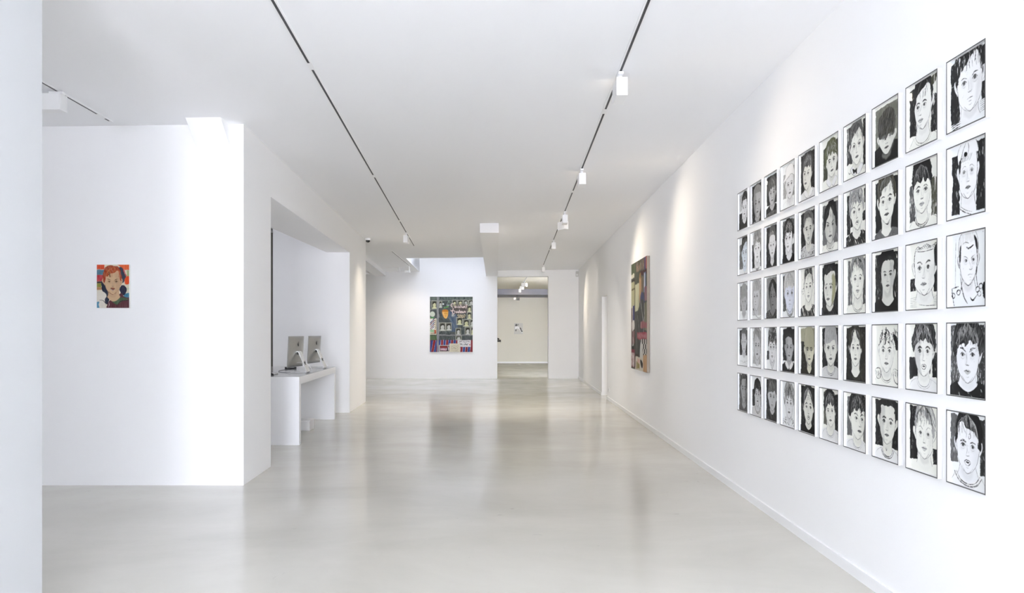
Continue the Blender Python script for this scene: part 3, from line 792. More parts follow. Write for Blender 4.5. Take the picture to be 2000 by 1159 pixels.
    wsh = Lin(fc*.58)
    for sgn in (-1, 1):
        ex = dx*.55+sgn*.43
        a.poly(LL([(ex-.24,-.06),(ex,-.12),(ex+.24,-.05),(ex+.2,.14),(ex,.2),(ex-.2,.14)]), wsh, rag=.03, soft=.02, al=rg.uniform(.1,.4))
    sd_ = rg.choice((-1,1))
    a.poly(LL([(dx*.9+sd_*.02,-.05),(dx*.9+sd_*.16,.0),(dx*.9+sd_*.22,.34),(dx*.9+sd_*.04,.40)]), wsh, rag=.02, soft=.02, al=rg.uniform(.05,.35))
    a.poly(LL([(sd_*.62,.1),(sd_*.9,.0),(sd_*.86,.4),(sd_*.55,.8),(sd_*.4,.7)]), wsh, rag=.03, soft=.03, al=rg.uniform(.0,.3))
    a.poly(LL([(-.5,.86),(0,1.02),(.5,.86),(.45,1.12),(0,1.25),(-.45,1.12)]), wsh, rag=.02, soft=.02, al=rg.uniform(.1,.4))
    a.dots((cx-rx*.8, cy-ry*.4, cx+rx*.8, cy+ry*.9), 10, .005, Lin(fc*.35), .008, 80, 60, .6)
    for sgn in (-1, 1):
        fs = 1-.35*abs(dx)*(1 if sgn*dx > 0 else -.0)
        ex = dx*.55+sgn*.43*fs
        if brow: a.line(LL([(ex-.24*fs, -.11+j1-.03*(sgn < 0)+sgn*j2),(ex,-.18+j1+j3),(ex+.25*fs,-.11+j1-.03*(sgn > 0)-sgn*j2)]), brow*k, et, .95)
        if eye:
            a.line(LL([(ex-.2*fs,.03),(ex-.02,-.045),(ex+.2*fs,.03)]), .0115*eye*k, et, .95)
            a.line(LL([(ex-.15*fs,.05),(ex,.085),(ex+.16*fs,.04)]), .0055*eye*k, mean(et)+.15, .8)
            c0 = L(ex+dx*.12,.022); r = .0165*k
            a.poly([(c0[0]+r/asp*math.cos(b_), c0[1]+r*math.sin(b_)) for b_ in np.linspace(0, 5.2, 6)], et, rag=.003, al=.95)
            a.line(LL([(ex-.17*fs,.12),(ex,.17),(ex+.12*fs,.14)]), .005*k, .35, .5)
    nxp = dx*.9
    a.line(LL([(nxp*.6-.1*(1 if dx >= 0 else -1),-.02),(nxp-.05*(1 if dx >= 0 else -1),.2),(nxp+.1*(1 if dx > 0 else -1),.34)]), .0055*k, mean(et)+.25, .7)
    a.line(LL([(nxp-.16,.36),(nxp-.07,.40),(nxp,.385),(nxp+.08,.40),(nxp+.15,.36)]), .009*k, mean(et)+.05, .9)
    mx = dx*.7
    if mouth == 'm':
        a.poly(LL([(mx-.30,.60),(mx-.08,.535),(mx,.555),(mx+.09,.535),(mx+.29,.60),(mx+.12,.69),(mx-.12,.69)]), min(.7, mt+.42), rag=.006, al=.75)
        a.line(LL([(mx-.31,.60),(mx-.08,.59),(mx+.02,.61),(mx+.29,.595)]), .011*k, mt, .95)
        a.line(LL([(mx-.14,.69),(mx,.705),(mx+.12,.69)]), .008*k, mt+.25, .8)
    elif mouth == 'o':
        a.line(LL([(mx-.26,.61),(mx-.08,.53),(mx,.555),(mx+.08,.53),(mx+.26,.60),(mx+.10,.72),(mx-.12,.72)]), .010*k, mt+.08, .95, closed=True, taper=.2)
        a.poly(LL([(mx-.17,.61),(mx-.03,.585),(mx+.17,.605),(mx+.03,.655)]), mt, rag=.004)
    elif mouth == 'd':
        a.poly(LL([(mx-.29,.605),(mx-.08,.53),(mx,.55),(mx+.09,.53),(mx+.28,.60),(mx+.10,.66),(mx,.675),(mx-.12,.66)]), min(.6, mt+.2), rag=.006, al=.9)
        a.line(LL([(mx-.30,.61),(mx-.06,.595),(mx+.02,.612),(mx+.29,.60)]), .013*k, max(.03, mt-.04), .95)
    else:
        a.line(LL([(mx-.25,.61),(mx-.05,.58),(mx+.25,.60)]), .008*k, mt, .9); a.line(LL([(mx-.12,.69),(mx+.1,.69)]), .006*k, mt+.1, .8)
    a.line(LL([(mx-.12,.80),(mx+.02,.82),(mx+.12,.79)]), .005*k, mean(et)+.3, .7)
    a.line([L(-.5,.78),(L(0,1.0)[0],L(0,1.0)[1]+.01),L(.5,.78)], .008, ot, .75 if ol else .35)
    # collar
    cxn = cx+nx
    if collar in ('tee', 'double'):
        a.line([(cxn-neck*1.25,by),(cxn-neck*.8,nb+.05),(cxn,nb+.085),(cxn+neck*.8,nb+.05),(cxn+neck*1.25,by)], cw, line, .95)
        a.line([(cxn-neck*1.5,by+.01),(cxn-neck*.95,nb+.075),(cxn,nb+.115),(cxn+neck*.95,nb+.075),(cxn+neck*1.5,by+.01)], cw*(.6 if collar == 'tee' else 1.5), line, .8)
        if shirt is None or a.c(shirt)[0] > .4:
            a.line([(cxn-neck*1.4,by+.01),(.12,by+.06),(.03,by+.14)], .006, line+.1, .7); a.line([(cxn+neck*1.4,by+.01),(.88,by+.06),(.97,by+.14)], .006, line+.1, .7)
    elif collar == 'v':
        a.line([(cxn-neck*1.2,by-.02),(cxn-neck*.3,nb+.08),(cxn,nb+.12),(cxn+neck*.3,nb+.08),(cxn+neck*1.2,by-.02)], cw, line, .95)
    elif collar == 'polo':
        for sg in (-1, 1):
            a.poly([(cxn+sg*neck*1.2,by-.03),(cxn+sg*neck*1.7,by+.03),(cxn+sg*neck*.7,nb+.10),(cxn+sg*.01,nb+.06)], .84, rag=.006)
            a.line([(cxn+sg*neck*1.2,by-.03),(cxn+sg*neck*1.7,by+.03),(cxn+sg*neck*.7,nb+.10),(cxn+sg*.01,nb+.06)], .008, line, .9)
    elif collar == 'stripe':
        for i in range(6):
            v = by-.02+i*.03
            a.line([(.02,v+.05),(.15,v+.02),(cxn-neck*1.0,v-.01)], .011, line, .9); a.line([(cxn+neck*1.05,v-.03),(.85,v-.01),(.98,v+.02)], .008, line, .9)
    elif collar == 'pattern':
        a.dots((.03,by-.01,cxn-neck*1.1,.97), 26, .013, line, .02, 60, 70); a.dots((cxn+neck*1.1,by-.01,.97,.97), 26, .013, line, .02, 120, 70)
        a.dots((cxn-neck,nb+.07,cxn+neck,.97), 12, .012, line, .02, 90, 80)
    elif collar == 'rib':
        for i in range(16):
            u = .08+i*.055; a.line([(u,nb+.05+.15*abs(u-cxn)),(u+.01,.98)], .008, .75, .8)
    if ext: ext(a, L, LL)
# ------------------------------------------------------------------ the fifty drawings, column by column from the far end, top row first
D = {}
ALL = lambda t, d=.12: ((.03,.02,.97,.975,t,d),)
SIDES = lambda t, d=.12, v0=.05, v1=.9: ((.03,v0,.30,v1,t,d),(.70,v0,.97,v1,t,d))
def X_cap(a, L, LL):       # pale cap with a peak
    a.poly(LL([(-1.15,-.62),(-.95,-1.1),(-.2,-1.35),(.7,-1.25),(1.1,-.75),(1.05,-.45),(.3,-.62),(-.6,-.42),(-1.5,-.28),(-1.55,-.4)]), .93, rag=.006)
    a.line(LL([(-1.5,-.30),(-.6,-.44),(.3,-.64),(1.05,-.46)]), .012, .12); a.line(LL([(-1.15,-.62),(-.95,-1.1),(-.2,-1.35),(.7,-1.25),(1.1,-.75)]), .007, .3)
def X_backcap(a, L, LL):
    a.poly(LL([(-1.05,-.35),(-1.1,-.85),(-.5,-1.15),(.2,-1.22),(.9,-1.0),(1.12,-.6),(.75,-.62),(.3,-.5),(-.2,-.62),(-.75,-.4)]), .88, rag=.006)
    a.line(LL([(-1.05,-.2),(-1.15,-.75),(-.6,-1.1),(.2,-1.22),(.9,-1.0),(1.14,-.55)]), .009, .05)
    a.line(LL([(-.75,-.35),(-.6,-.75),(-.2,-1.05)]), .009, .06); a.line(LL([(.0,-.6),(.12,-.85),(.02,-1.02)]), .009, .06)
    a.poly(LL([(-.42,-.70),(-.2,-.73),(-.02,-.64),(-.12,-.54),(-.36,-.56)]), .02, rag=.01)
    for i in range(9): a.line(LL([(-.95+i*.14,-.38),(-.8+i*.14,-.5),(-.66+i*.14,-.62)]), .011, .12+.2*(i > 4), .9)
    a.poly(LL([(-.98,-.1),(-.98,-.45),(-.78,-.42),(-.85,.05)]), .03, rag=.01)
def X_blocks(a, L, LL):
    for pts in ([(.03,.75),(.22,.73),(.24,.87),(.10,.89)], [(.74,.72),(.98,.78),(.98,.95),(.78,.92)]):
        a.line(pts, .018, .03, closed=True)
        u, v = pts[0]; a.line([(u+.06,v+.02),(u+.08,v+.12)], .013, .05); a.line([(u+.13,v+.02),(u+.15,v+.12)], .012, .05)
def X_curls(a, L, LL):
    for i in range(30):
        u = a.rg.uniform(.18,.90); v = a.rg.uniform(.04,.20); n = 9; ph = a.rg.uniform(0,6); r = a.rg.uniform(.018,.04)
        a.line([(u+(u-.5)*.25*j/n+r*math.cos(ph+j*1.1), v+.20*j/n+r*.8*math.sin(ph+j*1.1)) for j in range(n)], a.rg.uniform(.008,.018), .05, .95)
    a.poly([(.72,.14),(.86,.2),(.93,.38),(.86,.42),(.78,.3)], .03, rag=.03, dry=.2)
def X_earring(a, L, LL):
    a.poly(LL([(.62,.78),(.74,.70),(.72,.86),(.64,.9)]), .03, rag=.003)
def X_shoulder_marks(a, L, LL):
    a.poly([(.86,.70),(.97,.72),(.98,.9),(.88,.88)], .02, rag=.02, dry=.1)
    for u, v in ((.10,.84),(.24,.80),(.74,.78),(.82,.74),(.78,.84)):
        a.line([(u+.045*math.cos(b), v+.035*math.sin(b)) for b in np.linspace(0, 6, 7)], .016, .05)
    a.line([(.06,.74),(.08,.86),(.12,.98)], .022, .05); a.line([(.05,.74),(.24,.72)], .016, .06); a.line([(.32,.70),(.38,.86),(.48,.96)], .015, .12)
    a.line([(.55,.88),(.62,.92),(.72,.86)], .018, .08); a.line([(.17,.04),(.16,.30),(.15,.75)], .006, .25); a.line([(.93,.5),(.96,.60)], .014, .05)
    a.line([(.86,.02),(.88,.03)], .012, .1)
def X_spots(a, L, LL):
    a.dots((.04,.06,.24,.62), 14, .010, .12, .012, 90, 60); a.dots((.78,.06,.97,.62), 14, .010, .12, .012, 90, 60)
    for i in range(6): a.line([(.08,.86+i*.022),(.5,.89+i*.02),(.95,.86+i*.022)], .007, .1, .8)
def X_square(a, L, LL):
    for i in range(12): 
        u = .22+i*.055; a.line([(u,.10),(u+.10,.05+.02*math.sin(i)),(u+.17,.11)], .010, .08, .9)
    a.line([(.22,.11),(.5,.135),(.84,.12)], .012, .05); a.poly([(.84,.10),(.95,.06),(.98,.3),(.88,.38),(.84,.3)], .05, rag=.01, dry=.15)
    a.line([(.22,.11),(.19,.24),(.18,.36)], .016, .06)
    for i in range(6): a.line([(.04,.83+i*.025),(.28,.81+i*.03)], .006, .15, .8); a.line([(.80,.80+i*.025),(.98,.82+i*.02)], .006, .15, .8)
    a.line([(.35,.93),(.6,.95),(.97,.945)], .009, .06)
def X_jaw(a, L, LL): a.line(LL([(-.25,.98),(.1,1.06),(.35,.96)]), .02, .05)
def X_adam(a, L, LL): a.line(LL([(-.05,1.18),(.02,1.32),(.08,1.22)]), .011, .06)
def X_scribble(a, L, LL):
    for i in range(38):
        u = a.rg.uniform(.12,.9); v = a.rg.uniform(.04,.30); a.line([(u,v),(u+a.rg.uniform(-.07,.07),v+.04),(u+a.rg.uniform(-.04,.04),v+.09)], .009, .06, .9)
def X_glasses(a, L, LL):
    for sg in (-1,1): a.line(LL([(sg*.43+.3*math.cos(b), .02+.17*math.sin(b)) for b in np.linspace(0, 6.28, 9)]), .006, .1, .8)
    a.line(LL([(-.13,0),(.13,0)]), .007, .1)
def X_forehead(a, L, LL):
    for q in (-.62,-.5,-.4): a.line(LL([(-.5,q),(.1,q-.03),(.6,q+.02)]), .006, .3, .8)
def X_curl_lock(a, L, LL):
    a.line(LL([(.02,-.38),(.16,-.42),(.22,-.30),(.10,-.22),(.02,-.32)]), .010, .12); a.line(LL([(-.6,-.8),(-.4,-.55),(-.1,-.38)]), .02, .35, .6)
def X_neckstripes(a, L, LL):
    for i in range(7):
        v = .80+i*.026; a.line([(.80,v-.06),(.98,v-.085)], .006, .12, .9)
    for v in (.90,.93,.965): a.line([(.05,v+.02),(.16,v),(.30,v-.005)], .017, .05)
def X_button(a, L, LL):
    a.line([(.12,.85),(.17,.90),(.24,.87)], .014, .05); a.poly([(.30,.82),(.42,.86),(.52,.84),(.50,.95),(.44,.90),(.36,.92)], .04, rag=.01)
    a.dots((.78,.78,.95,.92), 10, .010, .1, .02, 60, 50)
def X_linesR(a, L, LL):
    for i in range(7): a.line([(.86+i*.018,.04),(.80+i*.02,.35),(.88+i*.014,.6)], .012, .08+.05*(i % 3), .85)
    a.poly([(.84,.55),(.97,.5),(.97,.88),(.86,.86)], .07, rag=.02, dry=.1)
    a.line([(.10,.74),(.30,.88),(.62,.97),(.9,.92)], .010, .08); a.line([(.10,.72),(.2,.78)], .03, .06)

# column 1 (farthest) ... column 10 (nearest); each row: (label words, settings)
T = {}
T[1] = [
 ('small dark-haired head on pale scribbled ground, black collar bands', dict(bg=((.05,.05,.95,.5,.6,.45),(.03,.55,.3,.85,.06,.1),(.8,.5,.97,.85,.08,.1)), cx=.56, cy=.44, rx=.26, ry=.28, tilt=3, hair='quiff', shirt=.1, sd=.2, collar='double', nb=.80, mouth='d')),
 ('dark hair at right, blue-white face, grey wash at left', dict(bg=((.05,.18,.45,.85,.33,.2),), cx=.58, cy=.42, hair='sweep', flip=True, face=(.78,.82,.90), collar='v', brow=.018)),
 ('faint long-haired head in pale grey wash', dict(bg=((.12,.08,.95,.75,.36,.3),), face=.62, hair='bowl', ht=.52, ns=10, st=.35, brow=.006, et=.3, ol=.004, ot=.35, mouth='l', mt=.25, line=.3, cy=.5, ry=.33)),
 ('grey curly hair on charcoal ground, bare pale shoulders', dict(bg=((.06,.05,.97,.72,.09,.08),), hair='crop', ht=.3, hd=.2, ns=22, st=.1, tex=2, face=.72, cy=.36, ry=.32, rx=.24, nb=.72, collar='none', neck=.16, brow=.01, et=.15, ext=lambda a, L, LL: a.dots((.1,.86,.95,.93), 12, .006, .1, .05, 5, 10))),
 ('murky grey head with shadowed eye, grey sweater', dict(bg=ALL(.24,.25), face=.55, hair='crop', ht=.13, hv=.08, shirt=.22, shv=.08, brow=.02, et=.06, shade=(1,.18,.6), mt=.1, cy=.40)),
]
T[2] = [
 ('tall pale-haired head filling a black ground', dict(bg=ALL(.05,.05), face=.60, cx=.52, cy=.50, rx=.33, ry=.38, hair='crop', ht=.42, hv=.08, ns=12, st=.3, ears=(0,0), shade=(-1,.3,.5), mouth='d', mt=.12, collar='none', neck=.2, nb=.92)),
 ('curly light hair, lined face, dark side patches', dict(bg=((.03,.3,.25,.92,.05,.08),(.78,.3,.97,.9,.06,.1)), hair='mop', ht=.5, hd=.35, ns=26, st=.05, collar='double', cw=.016, cy=.42)),
 ('thin line drawing of a face in profile with dark strokes at right', dict(bg=((.05,.05,.95,.9,.62,.3),), face=.72, cx=.42, dx=-.35, hair='fringe', ht=.6, ns=12, st=.15, ears=(0,0), collar='none', ol=.006, mouth='l', ext=X_linesR, brow=.008)),
 ('fine pencil-like face in light grey with parted hair', dict(bg=((.1,.06,.92,.92,.55,.45),), face=.70, hair='sweep', ht=.5, hd=.3, ns=16, st=.12, brow=.016, mouth='d', collar='tee', cy=.44)),
 ('black curls to the neck, white tee shirt with black neckband', dict(bg=((.05,.35,.3,.78,.1,.1),(.8,.4,.97,.75,.05,.0)), hair='mop', ht=.04, hd=.0, ns=10, st=.2, face=.70, cx=.53, cy=.45, rx=.25, ry=.30, shirt=.72, collar='double', cw=.014, nb=.82, mouth='d', mt=.06, brow=.018)),
]
T[3] = [
 ('grey curly hair on black ground above a ribbed dark jumper', dict(bg=((.06,.03,.97,.72,.05,.05),), hair='mop', ht=.2, hd=.1, ns=30, st=.5, face=.62, cy=.45, ry=.30, rx=.27, shirt=.05, collar='rib', ears=(0,1), mouth='d', nb=.80, shade=(1,.35,.6))),
 ('high forehead on black ground, hair in loose outline', dict(bg=ALL(.05,.12), hair='quiff', ht=.25, hd=.3, ns=14, st=.75, face=.80, cy=.47, rx=.25, ry=.32, shirt=.06, sd=.1, collar='v', nb=.9, neck=.13, brow=.008, eye=1.2)),
 ('muddy dark grey face under black hair, patterned dark shirt', dict(bg=((.03,.02,.97,.97,.42,.15),), face=.40, cx=.54, cy=.48, rx=.26, ry=.33, hair='vpart', ht=.05, ns=6, st=.15, shirt=.06, shv=.1, collar='pattern', line=.4, shade=(-1,.2,.6), mouth='d', mt=.05, ears=(0,0), ol=0)),
 ('round-spectacled face under ragged dark hair', dict(bg=((.05,.55,.25,.78,.12,.1),), face=.82, hair='fringe', ht=.15, hd=.4, ns=26, st=.04, ext=X_glasses, collar='v', cw=.016, cy=.46, mouth='m')),
 ('straight grey fringe on black ground, dark jumper', dict(bg=ALL(.05,.04), face=.66, hair='bowl', ht=.22, hd=.0, hv=.12, ns=16, st=.5, cy=.42, rx=.3, ry=.34, shirt=.12, shv=.08, collar='none', nb=.78, neck=.16, brow=.014)),
]
T[4] = [
 ('face under a bright white peaked cap, thin grey lines', dict(bg=((.08,.2,.3,.75,.5,.3),(.72,.1,.97,.75,.42,.3)), face=.80, hair='crop', ht=.6, ns=8, st=.2, cx=.55, cy=.47, ry=.33, ext=X_cap, collar='tee', cw=.005, ol=.006, mouth='d')),
 ('wild scribbled black hair, black shirt, long white neck', dict(bg=((.04,.03,.97,.4,.18,.35),(.04,.4,.25,.95,.06,.1),(.7,.6,.97,.95,.2,.3)), face=.86, cx=.45, cy=.44, rx=.27, ry=.32, dx=-.2, hair='mop', ht=.07, hd=.2, ns=36, st=.7, shirt=.03, collar='none', nb=.88, nx=.05, ext=X_scribble, ears=(0,1))),
 ('large blue-white face crossed by thin hair lines, black neckband', dict(bg=((.06,.05,.3,.85,.20,.15),), face=(.78,.80,.86), cx=.55, cy=.46, rx=.34, ry=.42, hair='fringe', ht=.72, ns=18, st=.1, collar='double', cw=.022, brow=.007, et=.15, mouth='l', ears=(1,0))),
 ('smooth black hair, grey-shadowed eyes, black collared shirt', dict(bg=((.05,.03,.97,.75,.08,.12),), face=.62, hair='quiff', ht=.03, ns=6, st=.3, cy=.45, rx=.27, ry=.31, shirt=.05, sd=.05, collar='polo', nb=.84, shade=(-1,.3,.35), mouth='d')),
 ('feathery scribbled hair, leopard-spotted shoulders on white', dict(face=.82, hair='mop', ht=.45, hd=.5, ns=40, st=.05, sw=.009, collar='pattern', cy=.47, ry=.35, brow=.02, ears=(1,0), mouth='d', ol=.006)),
]
T[5] = [
 ('three-quarter face with grey curls and open white collar', dict(bg=ALL(.05,.06), face=.80, cx=.42, cy=.44, rx=.27, ry=.35, tilt=5, dx=-.35, hair='mop', ht=.16, hd=.1, hv=.1, ns=34, st=.55, ears=(0,1), shirt=.78, collar='polo', mouth='d', nx=.08)),
 ('scowling face, cropped grey hair, leafy patterned shirt', dict(bg=((.03,.03,.97,.78,.07,.08),), face=.76, hair='crop', ht=.3, hv=.1, ns=26, st=.12, cy=.40, ry=.32, rx=.27, brow=.022, shirt=.68, collar='pattern', nb=.80, mouth='o', shade=(1,.5,.3))),
 ('line-drawn face among scattered ink spots, wide eyes', dict(face=.86, hair='quiff', ht=.2, hd=.3, ns=20, st=.1, cy=.38, ry=.33, rx=.25, nb=.83, neck=.2, shirt=.12, sd=.35, collar='none', eye=1.5, brow=.02, ext=X_spots, ears=(1,0), ol=.008)),
 ('pale domed hair on olive wash, dark V-neck', dict(bg=((.02,.02,.98,.35,(.50,.49,.40),.0),(.04,.3,.98,.97,(.085,.082,.06),.08)), face=(.76,.75,.66), cx=.55, cy=.48, rx=.27, ry=.32, hair='big', ht=(.56,.55,.45), ns=5, st=.4, shirt=(.09,.088,.07), collar='none', nb=.9, neck=.12, brow=.022, shade=(-1,.4,.4), mouth='d')),
 ('streaky hair falling over a furrowed brow, open mouth, black top', dict(bg=ALL(.04,.06), face=.80, cx=.50, cy=.45, rx=.29, ry=.36, hair='vpart', ht=.12, hd=.1, ns=24, st=.68, shirt=.02, collar='none', mouth='o', brow=.02, eye=1.3, ext=X_forehead)),
]
T[6] = [
 ('shaggy olive-grey fringe between two dark brush patches', dict(bg=((.10,.15,.34,.80,(.14,.15,.10),.1),(.78,.08,.97,.7,(.16,.16,.13),.15)), face=.84, cx=.55, cy=.46, rx=.27, ry=.32, tilt=-4, hair='mop', ht=(.25,.26,.18), hd=.15, hv=.12, ns=16, st=.75, collar='polo', brow=.02, mouth='d')),
 ('smooth black side-parted hair and dark lips on grey wash', dict(bg=((.06,.05,.95,.85,.30,.15),), face=.72, cx=.48, cy=.47, rx=.30, ry=.36, hair='vpart', flip=True, ht=.05, ns=6, st=.3, shade=(1,.3,.55), mouth='d', mt=.14, collar='tee', cw=.018, ears=(0,0))),
 ('sideways glance under a dark quiff, olive-shaded cheek', dict(bg=((.05,.04,.30,.95,.05,.08),(.65,.03,.97,.95,.06,.08)), face=.80, cx=.45, cy=.46, rx=.32, ry=.38, dx=-.4, hair='quiff', ht=.05, hv=.08, ns=8, st=.35, shade=(1,(.46,.45,.30),.9), shirt=.05, shv=.1, collar='none', ears=(0,1), brow=.024, mouth='d')),
 ('pale bowl-cut hair on black ground', dict(bg=((.04,.02,.98,.85,.06,.06),), face=.78, hair='bowl', ht=.56, hv=.08, ns=20, st=.38, cy=.42, rx=.3, ry=.35, shirt=.72, collar='double', cw=.010, brow=.014, mouth='d', eye=1.2, nb=.84)),
 ('dark mop over one eye, dark strip at left, white tee', dict(bg=((.12,.04,.30,.72,(.22,.22,.19),.2),(.72,.08,.98,.85,.07,.1)), face=.84, cx=.47, cy=.42, rx=.25, ry=.31, tilt=-5, hair='mop', ht=.05, hd=.12, ns=26, st=.6, collar='tee', nb=.83, shirt=.82, mouth='d', ears=(0,1))),
]
T[7] = [
 ('tousled hair, dark vertical streaks, white collar with black V', dict(bg=((.05,.04,.30,.72,.14,.3),(.80,.03,.98,.85,.06,.1)), face=.86, cx=.50, cy=.42, rx=.28, ry=.36, tilt=-3, hair='sweep', flip=True, ht=.25, hd=.3, ns=24, st=.08, collar='polo', ext=X_button, ears=(1,1), brow=.012, mouth='d')),
 ('spiky hair, parted lips, black blots, knotted dark neckline', dict(bg=((.05,.06,.20,.78,.04,.1),(.20,.46,.38,.66,.04,.1),(.84,.04,.98,.28,.04,.1),(.76,.42,.98,.60,.05,.1)), face=.86, cx=.50, cy=.38, rx=.27, ry=.35, tilt=-6, hair='mop', ht=.5, hd=.4, ns=26, st=.06, shirt=.1, sd=.35, collar='pattern', nb=.82, mouth='o')),
 ('swirling combed hair, calm face, striped grey side shading', dict(bg=((.10,.04,.30,.85,.28,.4),(.78,.03,.97,.85,.20,.35)), face=.86, cx=.55, cy=.38, rx=.28, ry=.36, hair='sweep', ht=.45, hd=.35, ns=34, st=.06, sw=.007, collar='double', cw=.011, ears=(1,0), mouth='m', brow=.012, ol=.008)),
 ('parted dark olive hair around a pointed white forehead', dict(bg=((.03,.02,.98,.98,(.075,.072,.05),.12),), face=.84, cx=.45, cy=.40, rx=.25, ry=.33, hair='vpart', ht=(.11,.105,.07), hd=.0, hv=.12, ns=18, st=.42, shirt=(.08,.08,.06), shv=.05, collar='none', nb=.86, brow=.022, eye=1.3, mouth='d')),
 ('face turned right under thick dark hair, large ear at left', dict(bg=((.06,.06,.28,.78,.30,.1),(.80,.06,.98,.88,.34,.15)), face=.84, cx=.55, cy=.43, rx=.32, ry=.38, dx=.38, hair='mop', ht=.06, hd=.15, ns=26, st=.55, collar='tee', shirt=.82, ears=(2,0), brow=.022, mouth='d', nb=.88, nx=-.02)),
]
T[8] = [
 ('bowed head, big grey mass of hair, black jumper', dict(bg=((.04,.03,.99,.97,(.33,.33,.29),.1),), face=.80, cx=.48, cy=.56, rx=.31, ry=.29, hair='big', ht=(.19,.185,.165), hd=.0, hv=.12, ns=34, st=.12, sw=.007, shirt=.035, collar='none', nb=.72, neck=.10, jaw=.6, mouth='d', mt=.06, brow=.0, eye=.5, et=.3, ears=(1,1))),
 ('grey-olive swept hair on charcoal ground, dark parted lips', dict(bg=((.04,.03,.99,.90,.055,.0),), face=.86, cx=.47, cy=.39, rx=.30, ry=.38, tilt=-2, hair='sweep', flip=True, ht=(.17,.165,.13), hv=.1, ns=26, st=.42, shirt=.30, shv=.1, sd=.1, collar='none', nb=.92, ears=(1,1), brow=.018, mouth='d', mt=.05, ext=X_jaw)),
 ('black-haired young man on roughly brushed black ground', dict(bg=((.03,.03,.99,.95,.045,.22),), face=.72, cx=.52, cy=.39, rx=.25, ry=.31, hair='quiff', ht=.03, ns=5, st=.25, shade=(1,.5,.5), shirt=.03, sd=.1, collar='none', nb=.84, neck=.2, brow=.022, eye=1.2, mouth='d', mt=.06, ears=(0,1), ol=0)),
 ('looping scribbled curls, square black epaulettes on white', dict(face=.87, cx=.47, cy=.42, rx=.28, ry=.36, hair=None, ext=lambda a, L, LL: (X_curls(a, L, LL), X_blocks(a, L, LL)), collar='tee', cw=.012, brow=.020, eye=1.3, mouth='d', ol=.005, nb=.84)),
 ('short black hair, tilted head, black ground, double neckline', dict(bg=((.03,.02,.98,.80,.035,.04),), face=.80, cx=.51, cy=.37, rx=.30, ry=.37, tilt=4, hair='crop', ht=.03, ns=4, st=.2, shade=(-1,.5,.4), shirt=.84, collar='double', cw=.014, brow=.024, eye=1.2, mouth='d', mt=.12, ears=(2,2), nb=.86, ext=X_adam)),
]
T[9] = [
 ('dark swooping forelock, head turned left, thin necklace line', dict(bg=((.04,.06,.26,.80,.05,.12),(.72,.30,.99,.85,.09,.3)), face=.88, cx=.47, cy=.37, rx=.27, ry=.36, dx=-.38, hair='sweep', flip=True, ht=.035, ns=6, st=.3, collar='tee', cw=.010, nb=.86, neck=.2, ears=(0,2), brow=.018, mouth='m', ext=lambda a, L, LL: a.poly([(.74,.04),(.98,.0),(.98,.06),(.76,.16)], (.16,.16,.11), rag=.02, dry=.3))),
 ('black speckled mop hair, olive side locks, double neckline', dict(bg=((.03,.30,.22,.88,.22,.3),(.74,.28,.92,.85,(.20,.2,.16),.35)), face=.86, cx=.44, cy=.42, rx=.28, ry=.35, hair='tall', ht=.04, hd=.10, ns=18, st=.5, sw=.005, collar='double', cw=.016, brow=.016, eye=1.5, mouth='m', mt=.05, ears=(0,0), nb=.86)),
 ('blocky long face, square hairline, large ear, black side panels', dict(bg=((.06,.52,.26,.72,.05,.15),(.80,.30,.99,.74,.05,.1)), face=.88, cx=.52, cy=.37, rx=.32, ry=.42, jaw=.92, dx=-.1, hair=None, ears=(1,2), neck=.26, nb=.88, collar='none', brow=.018, eye=1.3, mouth='d', mt=.3, ol=.009, ext=X_square)),
 ('wavy dark hair, open mouth, earring, grey lower ground', dict(bg=((.03,.50,.30,.86,.075,.1),(.76,.42,.99,.80,.07,.08)), face=.88, cx=.50, cy=.40, rx=.29, ry=.38, hair='mop', ht=.12, hd=.15, hv=.08, ns=30, st=.68, collar='tee', cw=.009, brow=.024, eye=1.2, mouth='o', mt=.2, ears=(0,1), shade=(-1,.55,.5), shirt=.84, ext=X_earring)),
 ('thin-lined long face beside a solid black brushed column', dict(bg=((.05,.02,.30,.84,.035,.12),(.80,.60,.96,.84,.04,.2)), face=.87, cx=.52, cy=.41, rx=.28, ry=.38, jaw=.85, hair='sweep', ht=.55, hd=.45, ns=30, st=.05, sw=.009, ears=(2,2), neck=.22, nb=.90, collar='none', brow=.006, eye=.9, mouth='m', mt=.2, ol=.007)),
]
